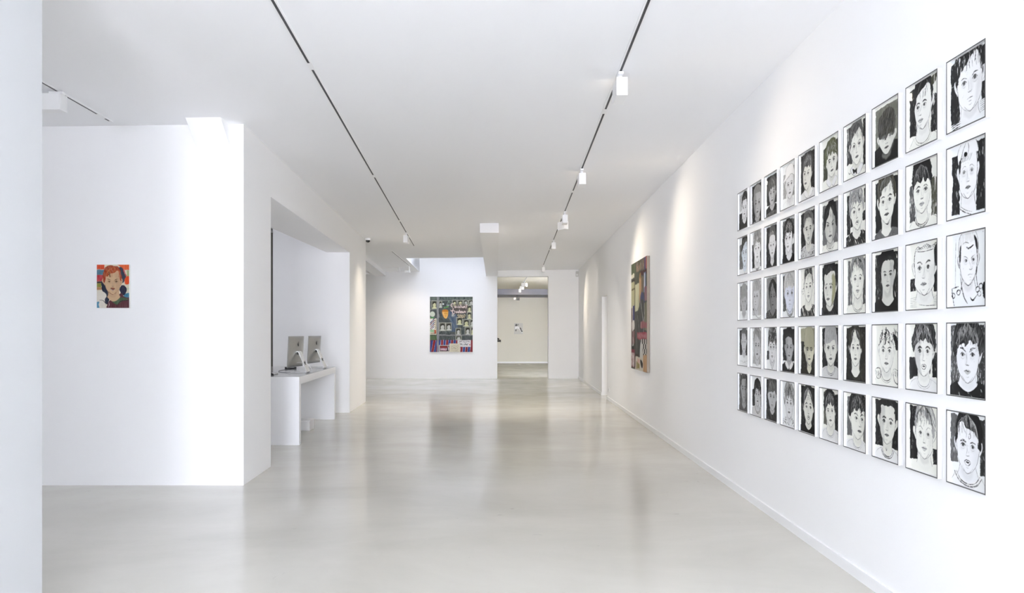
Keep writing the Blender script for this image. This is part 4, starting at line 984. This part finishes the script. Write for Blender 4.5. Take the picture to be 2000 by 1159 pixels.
T[10] = [
 ('huge white face with dark hair locks and striped shoulders', dict(bg=((.03,.04,.24,.36,.06,.08),(.03,.36,.28,.90,.04,.05),(.84,.03,.99,.36,.05,.12),(.84,.50,.99,.74,.05,.12)), face=.90, cx=.53, cy=.385, rx=.33, ry=.42, tilt=-3, hair='sweep', flip=True, ht=.06, hd=.45, ns=18, st=.05, sw=.013, ears=(1,2), neck=.24, nb=.93, jaw=.8, collar='none', brow=.012, eye=1.1, et=.12, mouth='l', mt=.15, ol=.006, ext=X_neckstripes)),
 ('white cap-like hair and long bare neck on black ground', dict(bg=((.06,.12,.27,.95,.03,.18),(.70,.03,.98,.95,.03,.18),(.27,.02,.75,.1,.04,.35)), face=.90, cx=.49, cy=.385, rx=.24, ry=.37, hair=None, ears=(1,1), neck=.19, nb=.92, jaw=.84, collar='none', brow=.009, eye=.8, et=.2, mouth='d', mt=.08, ol=.008, ext=lambda a, L, LL: (X_backcap(a, L, LL), a.line([(.28,.88),(.42,.94),(.58,.985)], .013, .05), a.line([(.30,.85),(.44,.91),(.60,.955)], .009, .05)))),
 ('airy line drawing of an upright head, knotted dark shoulders', dict(face=.89, cx=.50, cy=.37, rx=.23, ry=.34, dx=.30, hair='crop', ht=.80, hd=.5, ns=0, ears=(1,1), neck=.18, nb=.80, collar='none', brow=.012, eye=1.1, mouth='l', mt=.12, ol=.011, ot=.05,
    ext=lambda a, L, LL: (X_shoulder_marks(a, L, LL), a.poly(LL([(-1.05,0),(-.98,-.5),(-.8,-.6),(-.88,0)]), .12, rag=.012, dry=.1), a.poly(LL([(.62,-.95),(.95,-.8),(1.05,-.4),(.85,-.45)]), .05, rag=.012), a.line(LL([(-.2,-.52),(.1,-.46),(.55,-.56)]), .022, .06), a.line(LL([(-.6,-.66),(-.3,-.72),(.05,-.66)]), .014, .12), a.line(LL([(.95,-.5),(1.0,-.1)]), .016, .05), a.line(LL([(-.95,.5),(-.8,.9),(-.76,1.2)]), .014, .07), a.line(LL([(1.0,.3),(.9,.7),(1.05,1.1)]), .014, .07)))),
 ('dark mop fringe, heavy brows, speckled grey ground, dark jumper', dict(bg=((.02,.02,.26,.88,.20,.38,12),(.72,.02,.99,.88,.13,.32,12)), face=.84, cx=.48, cy=.42, rx=.30, ry=.39, hair='mop', ht=.10, hd=.05, hv=.12, ns=30, st=.45, sw=.010, ears=(0,1), neck=.22, nb=.86, shirt=.06, sd=.22, collar='tee', cw=.012, brow=.028, eye=1.2, mouth='m', mt=.12, ol=.007)),
 ('side-swept glossy black hair, startled face, thick banded neckline', dict(bg=((.02,.03,.22,.70,.26,.2),(.80,.05,.99,.80,.12,.15)), face=.85, cx=.49, cy=.43, rx=.30, ry=.38, tilt=2, hair='sweep', ht=.035, hv=.04, ns=16, st=.62, sw=.007, ears=(1,1), neck=.24, nb=.87, collar='double', cw=.016, brow=.020, eye=1.1, mouth='o', mt=.05, shirt=.84, ext=X_curl_lock)),
]

# ------------------------------------------------------------------ framed drawings on the right wall
FW, FH, FD, LIP, REC = 0.2170, 0.2914, 0.021, 0.0046, 0.009
PITCH, VP = 0.27045, 0.34765
def frame_mesh():
    b = bmesh.new()
    # local: x from -FD (front) to 0 (wall); y across; z up.  White box frame as a ring with a back board
    def ring(x0, x1, w0, h0, w1, h1):      # outer w0,h0 inner w1,h1
        o = [(-w0/2,-h0/2),(w0/2,-h0/2),(w0/2,h0/2),(-w0/2,h0/2)]; i = [(-w1/2,-h1/2),(w1/2,-h1/2),(w1/2,h1/2),(-w1/2,h1/2)]
        V = {}
        for nm, x, P in (('of',x0,o),('ob',x1,o),('jf',x0,i),('jb',x1,i)): V[nm] = [b.verts.new((x,p[0],p[1])) for p in P]
        for k in range(4):
            j = (k+1) % 4
            b.faces.new((V['of'][k],V['of'][j],V['ob'][j],V['ob'][k])); b.faces.new((V['jf'][k],V['jb'][k],V['jb'][j],V['jf'][j]))
            b.faces.new((V['of'][k],V['jf'][k],V['jf'][j],V['of'][j])); b.faces.new((V['ob'][k],V['ob'][j],V['jb'][j],V['jb'][k]))
    ring(-FD+0.0008, 0, FW, FH, FW-2*LIP, FH-2*LIP)
    add_box(b, -0.006, -0.0005, -FW/2+LIP, FW/2-LIP, -FH/2+LIP, FH/2-LIP)
    bmesh.ops.recalc_face_normals(b, faces=b.faces)
    me = bpy.data.meshes.new('frame'); b.to_mesh(me); b.free(); me.materials.append(M['frame_white'])
    b = bmesh.new(); ring(-FD, -FD+0.0008, FW, FH, FW-2*LIP, FH-2*LIP)
    bmesh.ops.recalc_face_normals(b, faces=b.faces)
    m2 = bpy.data.meshes.new('front_edge'); b.to_mesh(m2); b.free(); m2.materials.append(M['frame_edge'])
    b = bmesh.new(); gx = -FD+0.0035
    v = [b.verts.new((gx,y_,z_)) for y_, z_ in ((-FW/2+LIP,-FH/2+LIP),(FW/2-LIP,-FH/2+LIP),(FW/2-LIP,FH/2-LIP),(-FW/2+LIP,FH/2-LIP))]
    b.faces.new(v[::-1]); m3 = bpy.data.meshes.new('glass'); b.to_mesh(m3); b.free(); m3.materials.append(M['glass'])
    return me, m2, m3
m_frame, m_edge, m_glass = frame_mesh()
rot_wall = -math.atan(0.00556)
COLN = {1:'farthest column', 2:'second column from far end', 3:'third column from far end', 4:'fourth column from far end', 5:'fifth column from far end',
        6:'fifth column from near end', 7:'fourth column from near end', 8:'third column from near end', 9:'second column from near end', 10:'nearest column'}
for col in range(1, 11):
    for row in range(5):
        desc, par = T[col][row]
        yfar = 2.586+PITCH*(10-col); yc = yfar-FW/2
        zc_ = 2.3372-FH/2-VP*row
        t = thing('framed_drawing', 'framed ink portrait: '+desc, 'framed drawing', (XR(yc), yc, zc_), rot_wall, 'fifty framed ink portraits on the right wall')
        for nm, me in (('frame', m_frame), ('front_edge', m_edge)):
            o = bpy.data.objects.new(nm, me); C.objects.link(o); o.parent = t
        warm = col in (5, 6, 7, 8) or (col == 9)
        paper = (.86,.86,.82) if warm else (.85,.86,.87)
        if col >= 8: W_, H_ = 140, 190
        elif col >= 5: W_, H_ = 112, 152
        else: W_, H_ = 84, 114
        a = Art(W_, H_, (FW-2*LIP)/(FH-2*LIP), paper, 1000+col*17+row*3)
        if isinstance(par.get('face', .8), float):
            f_ = par.get('face', .86); par['face'] = (f_, f_, f_*.95) if warm else (f_*.985, f_*.99, f_)
        portrait(a, **par)
        a.build('drawing', FW-2*LIP, FH-2*LIP, t, (-FD+REC+0.0035, 0, 0), '-x')
        o = bpy.data.objects.new('glass', m_glass); C.objects.link(o); o.parent = t
# ------------------------------------------------------------------ colour paintings
def rgb(r, g, b):
    f = lambda v: ((v/255+0.055)/1.055)**2.4 if v > 10 else v/3294.6
    return Lin((f(r), f(g), f(b)))
def canvas(name, label, cat, loc, rz, w, h, th, mat, art, face):
    t = thing(name, label, cat, loc, rz)
    b = bmesh.new()
    if face == '-y': add_box(b, -w/2, w/2, -th+0.0006, 0, -h/2, h/2, 0.0015)
    else: add_box(b, -th+0.0006, 0, -w/2, w/2, -h/2, h/2, 0.0015)
    from_bm('stretcher', b, mat, t)
    art.build('painted_canvas', w-0.003, h-0.003, t, (0, -th, 0) if face == '-y' else (-th, 0, 0), '-x' if face == '-x' else '-y')
    return t

# small portrait on the left front wall
a = Art(180, 238, .268/.357, rgb(222,213,190), 5)
R = a.rect
R(-.02,-.02,.24,.11,rgb(212,82,50),var=.05); R(-.02,.115,.23,.24,rgb(86,122,140),var=.05,rag=.02); R(-.02,.24,.20,.39,rgb(178,60,66),var=.06,rag=.02)
R(-.02,.39,.2,.43,rgb(60,50,50)); R(-.02,.43,.14,.52,rgb(140,140,62),var=.05); R(-.02,.52,.17,.58,rgb(178,130,88),var=.05)
a.poly([(.62,-.02),(.98,-.02),(1.02,.1),(.86,.12),(.72,.04)], rgb(222,98,52), var=.06, rag=.02); R(.92,.13,1.02,.29,rgb(170,180,130),var=.1)
a.poly([(.66,.10),(.76,.05),(.84,.16),(.90,.30),(.80,.42),(.72,.3)], rgb(60,66,82), var=.03, rag=.015)
a.line([(.82,.10),(.86,.2),(.93,.30)], .03, rgb(190,80,80)); a.poly([(.88,.30),(1.02,.27),(1.02,.43),(.9,.45),(.86,.40)], rgb(224,86,48), var=.05, rag=.015)
R(.84,.66,1.02,.80,rgb(70,130,155),var=.05,rag=.02); R(.84,.53,1.02,.58,rgb(200,205,180),rag=.02,var=.05)
a.poly([(.70,.54),(.78,.47),(.9,.52),(.92,.62),(.84,.70),(.72,.66)], rgb(38,38,58), var=.02, rag=.02)
a.poly([(.14,.40),(.26,.42),(.40,.62),(.38,.85),(.34,.92),(.24,.86),(.26,.72),(.18,.64)], rgb(40,46,62), var=.02, rag=.015)
a.poly([(-.02,.62),(.2,.62),(.3,.72),(.24,.84),(.28,.98),(.1,1.0),(-.02,.84)], rgb(225,218,205), var=.04); R(-.02,.86,.08,1.02,rgb(90,150,180),rag=.02)
a.line([(.08,.82),(.20,.83),(.28,.92)], .012, rgb(50,45,45))
a.poly([(.36,1.05),(.36,.86),(.60,.75),(.74,.66),(.86,.74),(1.05,.80),(1.05,1.05)], rgb(92,52,58), var=.03, rag=.012)
a.poly([(.50,.86),(.66,.78),(.84,.76),(.98,.80),(.8,.84),(.62,.92)], rgb(76,96,70), var=.04, rag=.02)
a.line([(.64,1.0),(.68,.88),(.82,.83),(1.0,.83)], .016, rgb(40,32,40)); a.line([(.36,.84),(.38,.92),(.35,1.0)], .012, rgb(190,170,170))
_line = a.line
portrait(a, face=rgb(206,172,136), cx=.492, cy=.385, rx=.245, ry=.30, hair='sweep', flip=True, ht=rgb(158,72,36), hv=.10, ns=18, st=rgb(205,120,70), ol=.006, ot=rgb(120,70,50), brow=.012, eye=1.0, et=rgb(92,66,40),
         mouth='m', mt=.12, ears=(2,1), neck=.17, nb=.78, nx=.03, collar='none', shade=(1, rgb(184,150,118), .5), jaw=.72)
a.poly([(.42,.545),(.48,.53),(.56,.55),(.50,.59)], rgb(132,78,58), rag=.004)
for v0 in (.16,.2): a.line([(.34,v0),(.40,v0+.05),(.40,v0+.09)], .016, rgb(84,66,34))
a.img *= 0.85
canvas('portrait_painting', 'small unframed painting of a red-haired youth in a dark coat, alone on the left wall', 'painting', (-3.270, Y0+0.001, EYE+0.388), 0, .268, .357, .024, M['canvas_white'], a, '-y')

# large shop-window painting on the end wall
a = Art(250, 322, 1.19/1.54, rgb(74,82,78), 9)
R = a.rect
R(0,0,1,1,rgb(78,84,82),var=.05,fx=6,ang=70)
a.dots((.2,.1,.95,.8), 260, .006, rgb(120,130,125), .03, 60, 60, .6); a.dots((.0,.0,1,.8), 160, .007, rgb(45,50,52), .03, 90, 60, .8)
a.poly([(.40,.28),(.62,.30),(.62,.62),(.45,.60),(.5,.45)], rgb(84,98,116), var=.06, rag=.03); a.line([(.43,.36),(.52,.46),(.58,.56)], .03, rgb(120,135,150), .5)
R(0,.0,1,.055,rgb(96,106,98),var=.06); R(0,.06,1,.08,rgb(120,124,120),var=.05)
for i, u in enumerate((.24,.30,.37,.43,.58,.67,.79,.88)):
    a.line([(u,.045),(u+.012,.012),(u+.028,.045)] if i % 2 == 0 else [(u,.012),(u,.045),(u+.025,.045)], .010, rgb(38,44,52))
def card(u0, v0, u1, v1, fc=rgb(214,212,170), bgc=rgb(96,98,86), fr=rgb(205,204,186), hair=rgb(52,50,42)):
    R(u0,v0,u1,v1,fr,rag=.004); R(u0+.008,v0+.007,u1-.008,v1-.007,bgc,rag=.004,var=.05)
    w, h = u1-u0, v1-v0; cx_, cy_ = u0+w*.52, v0+h*.52
    a.poly([(cx_-w*.34,v1-.008),(cx_-w*.2,cy_+h*.25),(cx_+w*.2,cy_+h*.25),(cx_+w*.36,v1-.008)], fc, rag=.003)
    a.poly([(cx_-w*.24,cy_-h*.2),(cx_,cy_-h*.3),(cx_+w*.25,cy_-h*.2),(cx_+w*.2,cy_+h*.2),(cx_,cy_+h*.32),(cx_-w*.2,cy_+h*.2)], fc, rag=.003)
    a.poly([(cx_-w*.3,cy_-h*.05),(cx_-w*.3,cy_-h*.3),(cx_,cy_-h*.42),(cx_+w*.3,cy_-h*.3),(cx_+w*.28,cy_-h*.02),(cx_+w*.15,cy_-h*.2),(cx_-w*.1,cy_-h*.17)], hair, rag=.004)
    a.line([(cx_-w*.1,cy_),(cx_-w*.02,cy_)], .005, hair); a.line([(cx_+w*.08,cy_),(cx_+w*.16,cy_)], .005, hair); a.line([(cx_-w*.05,cy_+h*.16),(cx_+w*.08,cy_+h*.16)], .005, hair)
for cds in ((.04,.07,.17,.22),(.21,.08,.285,.20),(.52,.06,.63,.18),(.645,.06,.77,.16),(.785,.06,.89,.15),(.905,.06,1.02,.15),(.865,.16,.975,.28),(.865,.28,.975,.405),
            (.615,.375,.765,.51),(.775,.41,.92,.54),(.935,.41,1.03,.54),(.60,.565,.725,.695),(.815,.545,.945,.695),(.955,.545,1.03,.695),(.215,.47,.367,.62),(.367,.47,.51,.612),(.60,.705,.745,.785)):
    card(*cds, fc=rgb(*((216,214,168) if int(cds[0]*100) % 3 else (206,206,198))))
R(.165,.0,.21,1.02,rgb(146,146,146),var=.05); R(.21,.685,1.02,.705,rgb(140,138,138),var=.05); R(0,.22,.165,.235,rgb(120,122,118))
a.poly([(.062+.058*math.cos(b)/1.0,.315+.05*math.sin(b)) for b in np.linspace(0,5.8,10)], rgb(205,214,196), rag=.004)
a.line([(.02,.372),(.06,.385),(.10,.372)], .016, rgb(80,160,90))
R(-.02,.395,.155,.685,rgb(222,216,190),rag=.004); R(.012,.41,.108,.59,rgb(226,226,226))
for i in range(5):
    c_ = rgb(44,48,92) if i % 2 == 0 else rgb(110,40,50)
    a.line([(.015,.47+i*.035),(.06,.43+i*.035),(.10,.395+i*.035)], .017, c_, taper=0)
for i in range(5): a.line([(.118,.42+i*.035),(.142,.425+i*.035),(.12,.44+i*.035),(.142,.445+i*.035)], .007, rgb(96,50,50))
R(.01,.60,.10,.64,rgb(150,190,150),rag=.01); R(.10,.60,.145,.67,rgb(188,90,64),rag=.01)
for i in range(7): a.line([(.0+i*.02,.655),(.008+i*.02,.668)], .010, rgb(90,40,36))
R(-.02,.70,.165,.79,rgb(84,104,72),var=.06,rag=.01)
# orange head
a.poly([(.29,.26),(.33,.235),(.41,.24),(.43,.28),(.415,.35),(.385,.395),(.34,.38),(.30,.33)], rgb(226,172,92), var=.1, rag=.008); a.poly([(.285,.27),(.31,.235),(.40,.235),(.43,.27),(.36,.27)], rgb(190,120,40), rag=.006)
a.line([(.34,.30),(.365,.30)], .008, rgb(120,70,30)); a.line([(.385,.305),(.41,.30)], .008, rgb(120,70,30)); a.line([(.36,.35),(.39,.35)], .008, rgb(150,60,40))
a.line([(.33,.20),(.38,.19),(.43,.175)], .022, rgb(110,170,90)); a.line([(.38,.155),(.47,.155)], .014, rgb(190,200,200)); a.poly([(.30,.12),(.325,.12),(.325,.14),(.30,.14)], rgb(235,238,235)); a.line([(.42,.13),(.44,.08),(.48,.13)], .02, rgb(140,160,140))
# script lettering, pale pink on dark
PK = rgb(238,216,208); DK = rgb(70,52,46)
def wr(pts, w=.012, col=None):
    a.line([(u+.006, v+.006) for u, v in pts], w*1.3, DK, .9, taper=.1); a.line(pts, w, col or PK, 1, taper=.2, rough=.1)
a.poly([(.55,.15),(.72,.13),(.86,.15),(.86,.29),(.55,.30)], rgb(92,76,68), rag=.02, al=.6)
wr([(.565,.14),(.52,.125),(.495,.16),(.53,.20),(.545,.235),(.50,.262),(.475,.235)], .016)
x = .575
for k in range(7):
    wr([(x,.20),(x+.012,.17+.01*(k % 2)),(x+.022,.205),(x+.034,.175)], .010); x += .036
wr([(.70,.205),(.72,.14),(.725,.205)], .010); wr([(.83,.16),(.86,.15),(.84,.22)], .012)
wr([(.53,.25),(.525,.32)], .014); wr([(.53,.25),(.58,.26),(.57,.30),(.53,.315)], .012)
x = .60
for k in range(6):
    wr([(x,.29),(x+.012,.26-.02*(k == 2)),(x+.024,.295),(x+.038,.265)], .011); x += .040
for b_ in np.linspace(0, 5.5, 8): a.line([(.535,.335),(.535+.05*math.cos(b_),.335+.035*math.sin(b_))], .007, rgb(232,226,210))
CR = rgb(240,222,180)
wr([(.675,.33),(.655,.328),(.650,.345),(.675,.358),(.670,.378),(.648,.376)], .010, CR)
wr([(.695,.325),(.695,.38)], .010, CR); wr([(.722,.325),(.722,.38)], .010, CR); wr([(.695,.352),(.722,.352)], .009, CR)
wr([(.76,.328),(.744,.35),(.76,.38),(.776,.35),(.76,.328)], .010, CR); wr([(.80,.38),(.80,.328),(.825,.332),(.822,.354),(.80,.356)], .010, CR)
# striped curtain and signs
R(-.02,.785,1.02,1.02,rgb(112,40,48),rag=.004)
def stripes(ua, ub, va, vb, lean):
    u = ua-.2; k = 0
    while u < ub+.1:
        c_ = rgb(52,76,140) if k % 2 else rgb(140,46,52)
        q = [(u+lean,va),(u+.055+lean,va),(u+.055,vb),(u,vb)]
        q = [(min(max(x_, ua), ub), y_) for x_, y_ in q]
        if q[1][0]-q[0][0] > .004 or q[2][0]-q[3][0] > .004:
            a.poly(q, c_, rag=.003, smooth=False, var=.03)
            if ua < u+.055+lean < ub and ua < u+.055 < ub: a.line([(u+.055+lean,va),(u+.055,vb)], .006, rgb(214,206,214), taper=0)
        u += .058; k += 1
stripes(0,.165,.79,1.0,.05); stripes(.212,1.0,.785,1.0,.02); R(.165,.7,.21,1.02,rgb(140,142,148),var=.05)
R(.645,.785,.955,.905,rgb(226,222,222),rag=.004); R(.455,.845,.705,1.01,rgb(222,214,190),rag=.004); R(.215,.875,.46,1.01,rgb(216,206,196),rag=.004)
R(.232,.885,.45,.985,rgb(40,32,34),rag=.004); R(.245,.895,.41,.918,rgb(150,50,48)); R(.243,.925,.40,.968,rgb(226,190,200))
for i, u in enumerate((.25,.275,.315,.34,.37)): a.line([(u,.965),(u,.93),(u+.018,.935),(u+.016,.962)], .007, rgb(88,40,84))
a.line([(.42,.89),(.435,.94),(.43,.975)], .012, rgb(230,220,225))
def scrawl(u0, u1, v, col, w=.006, amp=.012):
    u = u0; pts = []
    while u < u1: pts.append((u, v+a.rg.uniform(-amp, amp))); u += .011
    a.line(pts, w, col, .85, taper=0)
scrawl(.68,.75,.812,rgb(50,50,56),.009,.012); scrawl(.77,.93,.812,rgb(50,50,56),.009,.012); scrawl(.70,.76,.858,rgb(60,60,66),.010,.012); scrawl(.78,.90,.860,rgb(60,70,72),.010,.012)
a.poly([(.915,.865),(.94,.86),(.935,.878)], rgb(200,40,50))
for v in (.875,.905,.935,.965,.99): scrawl(.49,.67,v,rgb(120,108,96),.005,.006)
a.img *= 0.85
canvas('shop_window_painting', 'large painting of a barber shop window with lettering and stripes, on the end wall', 'painting', (-1.680, YE+0.001, EYE+0.256), 0, 1.185, 1.535, .045, M['canvas_white'], a, '-y')

# large painting on the right wall
a = Art(200, 268, 1.15/1.53, rgb(84,86,78), 21)
R = a.rect
R(0,0,1,1,rgb(86,88,80),var=.05,ang=85)
R(0,0,.28,.13,rgb(84,96,66),var=.05); R(.28,.0,.62,.22,rgb(74,80,66),var=.05)
for i in range(26):
    a.line([(.35+i*.02,.01+.02*(i % 3)),(.36+i*.02,.10)], .012, [rgb(170,70,60),rgb(196,150,90),rgb(110,150,80),rgb(210,200,190),rgb(150,50,70)][i % 5])
R(.86,.0,.92,.14,rgb(60,64,130)); R(.92,.0,1.0,.14,rgb(190,90,80),var=.08); R(.62,.11,1.0,.15,rgb(80,36,34))
R(0,.10,.22,.14,rgb(206,204,180)); R(0,.155,.24,.175,rgb(54,44,36))
R(0,.18,.24,.42,rgb(178,176,132),var=.09,ang=90); R(.27,.21,.54,.46,rgb(196,196,154),var=.07,ang=90); R(.235,.12,.275,.85,rgb(64,58,48),var=.04); R(.03,.24,.24,.255,rgb(100,88,60))
a.poly([(.54,.16),(.62,.13),(.68,.2),(.66,.3),(.60,.40),(.54,.3)], rgb(198,152,98), var=.06, rag=.01); a.poly([(.55,.14),(.6,.12),(.66,.15),(.6,.18)], rgb(160,120,50))
R(.68,.16,.8,.3,rgb(120,100,70),var=.12); R(.82,.13,.93,.3,rgb(120,140,180),var=.12); R(.84,.14,.88,.26,rgb(220,222,226),rag=.01); R(.86,.26,1.0,.38,rgb(150,100,110),var=.12)
a.poly([(.66,.30),(.82,.32),(.86,.42),(.72,.46),(.6,.42)], rgb(64,74,116), var=.05)
a.poly([(.52,.42),(.72,.36),(.9,.44),(.94,.6),(.86,.75),(.7,.86),(.5,.9),(.36,.82),(.34,.6),(.42,.5)], rgb(74,76,72), var=.04, rag=.01)
R(.86,.40,1.0,.64,rgb(128,126,96),var=.14,ang=90); R(.28,.46,.42,.86,rgb(82,84,78),var=.04)
a.line([(.62,.36),(.74,.5),(.82,.62)], .014, rgb(196,196,192)); a.line([(.44,.50),(.52,.62),(.62,.76),(.68,.84)], .012, rgb(170,170,165)); a.line([(.86,.40),(.86,.5),(.80,.6),(.78,.7)], .016, rgb(210,212,206)); a.line([(.34,.50),(.30,.62),(.4,.8)], .010, rgb(150,150,146))
R(.08,.40,.16,.56,rgb(226,226,222),rag=.015); R(.11,.40,.23,.56,rgb(58,58,118),var=.05,rag=.01); R(.0,.42,.08,.80,rgb(120,96,96),var=.16,ang=90)
a.poly([(.06,.56),(.22,.55),(.22,.62),(.08,.64)], rgb(216,212,206), rag=.02); R(.08,.64,.24,.76,rgb(130,90,90),var=.14,ang=90)
a.line([(.12,.70),(.14,.76),(.06,.80)], .022, rgb(222,220,214)); R(.0,.78,.2,.82,rgb(44,46,44))
R(.40,.655,1.0,.715,rgb(170,60,74),var=.08); R(.62,.56,1.0,.62,rgb(168,96,100),var=.12,rag=.02)
for i in range(10): a.line([(.44+i*.055,.665),(.46+i*.055,.705)], .010, rgb(222,190,190))
for i in range(6):
    for j in range(6):
        R(.66+i*.06,.715+j*.042,.72+i*.06,.757+j*.042, rgb(44,40,36) if (i+j) % 2 else rgb(216,210,198), rag=.004)
a.poly([(.62,.76),(.70,.74),(.76,.82),(.78,.89),(.68,.90),(.58,.87)], rgb(208,206,198), var=.04, rag=.006); a.line([(.56,.87),(.66,.92),(.8,.90)], .02, rgb(50,44,38))
R(.30,.86,.50,.90,rgb(70,56,46),rag=.02); R(.28,.88,.8,1.02,rgb(214,204,184),var=.08,rag=.01); R(.36,.93,.56,.99,rgb(158,140,60),var=.12,rag=.02)
R(.42,.895,.58,.93,rgb(224,170,150),rag=.01); a.poly([(.62,.90),(.76,.92),(.74,.97),(.64,.95)], rgb(46,40,36)); R(.78,.85,1.02,1.02,rgb(202,150,86),var=.10,rag=.015)
R(.0,.815,.29,.985,rgb(140,36,62),rag=.004); 
for u in (.05,.12,.19): a.line([(u,.865),(u+.01,.965)], .034, rgb(226,214,212), taper=0); a.line([(u+.03,.87),(u+.04,.96)], .008, rgb(140,36,62))
R(.235,.815,.285,.985,rgb(74,66,66))
gm = a.img.mean(-1, keepdims=True); a.img = (a.img*.72+gm*.28)*.80
w_ = 1.13; yc = 8.39+w_/2
canvas('wall_painting', 'large painting of dark coats, checkered floor and red sign on the right wall', 'painting', (XR(yc)-0.002, yc, EYE+0.253), rot_wall, w_, 1.525, .038, M['canvas_side'], a, '-x')

# small grey painting far back
a = Art(90, 112, .377/.47, rgb(206,204,198), 33)
a.poly([(.12,.35),(.3,.28),(.45,.3),(.6,.35),(.72,.5),(.9,.7),(.95,.9),(.75,.75),(.55,.55),(.3,.5),(.12,.6)], rgb(240,240,238), rag=.03)
a.poly([(.15,.12),(.3,.08),(.38,.2),(.3,.3),(.16,.26)], rgb(90,90,88), rag=.04, dry=.2); a.poly([(.40,.08),(.52,.1),(.50,.2),(.42,.2)], rgb(140,140,136), rag=.03)
a.poly([(.12,.60),(.25,.55),(.3,.66),(.2,.75)], rgb(120,120,116), rag=.03, dry=.2); a.poly([(.62,.42),(.75,.42),(.86,.6),(.95,.75),(.84,.8),(.7,.6)], rgb(104,104,100), rag=.03, dry=.15)
canvas('grey_painting', 'small grey and white painting alone on the back room wall', 'painting', (0.272, BY+0.001, EYE+0.207), 0, .377, .47, .055, M['canvas_white'], a, '-y')

# ------------------------------------------------------------------ light
w = bpy.data.worlds.new('daylight'); S.world = w; w.use_nodes = True
nt = w.node_tree; bg = nt.nodes['Background']
tc = nt.nodes.new('ShaderNodeTexCoord'); sp = nt.nodes.new('ShaderNodeSeparateXYZ'); rp = nt.nodes.new('ShaderNodeValToRGB')
mr = nt.nodes.new('ShaderNodeMapRange'); mr.inputs['From Min'].default_value = -1
nt.links.new(tc.outputs['Generated'], sp.inputs[0]); nt.links.new(sp.outputs['Z'], mr.inputs['Value']); nt.links.new(mr.outputs[0], rp.inputs[0])
e = rp.color_ramp.elements
e[0].position = 0.0; e[0].color = (1.22,1.23,1.40,1); e[1].position = 1.0; e[1].color = (.76,.84,1.02,1)
for p, c_ in ((0.47,(1.08,1.10,1.24,1)),(0.53,(.89,.93,1.06,1))):
    x_ = rp.color_ramp.elements.new(p); x_.color = c_
nt.links.new(rp.outputs[0], bg.inputs['Color']); bg.inputs['Strength'].default_value = WORLD

def portal(name, loc, rot, sx, sy):
    l = bpy.data.lights.new(name, 'AREA'); l.shape = 'RECTANGLE'; l.size = sx; l.size_y = sy
    l.cycles.is_portal = True
    o = bpy.data.objects.new(name, l); C.objects.link(o); o.location = loc; o.rotation_euler = rot
portal('daylight_portal', (0.225, -6.32, 1.11), (math.radians(90), 0, 0), 1.87, 1.98)
portal('daylight_portal', (0.3, -3.7, 3.35), (0, 0, 0), 1.85, 1.85)
portal('daylight_portal', (-4.15, -6.32, 1.11), (math.radians(90), 0, 0), 0.72, 1.98)
portal('daylight_portal', (-7.22, 8.0, 1.41), (math.radians(90), 0, math.radians(-90)), 1.0, 0.42)
portal('skylight_portal', (-1.6, 15.34, 4.52), (0, 0, 0), 2.2, 0.28)

# ------------------------------------------------------------------ camera
cam = bpy.data.cameras.new('camera'); co = bpy.data.objects.new('camera', cam); C.objects.link(co)
co.location = (0, 0, EYE); co.rotation_euler = (math.radians(90), 0, 0)
cam.sensor_fit = 'HORIZONTAL'; cam.sensor_width = 36.0; cam.lens = 36.0*F/2000
cam.shift_y = 72.5/2000; cam.clip_start = 0.05; cam.clip_end = 100
S.camera = co
S.view_settings.view_transform = 'Standard'; S.view_settings.look = 'None'
S.view_settings.gamma = 1.0; S.view_settings.use_curve_mapping = False
S.view_settings.exposure = EXPO
S.cycles.max_bounces = 10; S.cycles.diffuse_bounces = 8; S.cycles.glossy_bounces = 4; S.cycles.transparent_max_bounces = 12
S.cycles.sample_clamp_indirect = 6.0
S.cycles.use_denoising = True
S.cycles.use_adaptive_sampling = True; S.cycles.adaptive_threshold = 0.02
S.cycles.caustics_reflective = False
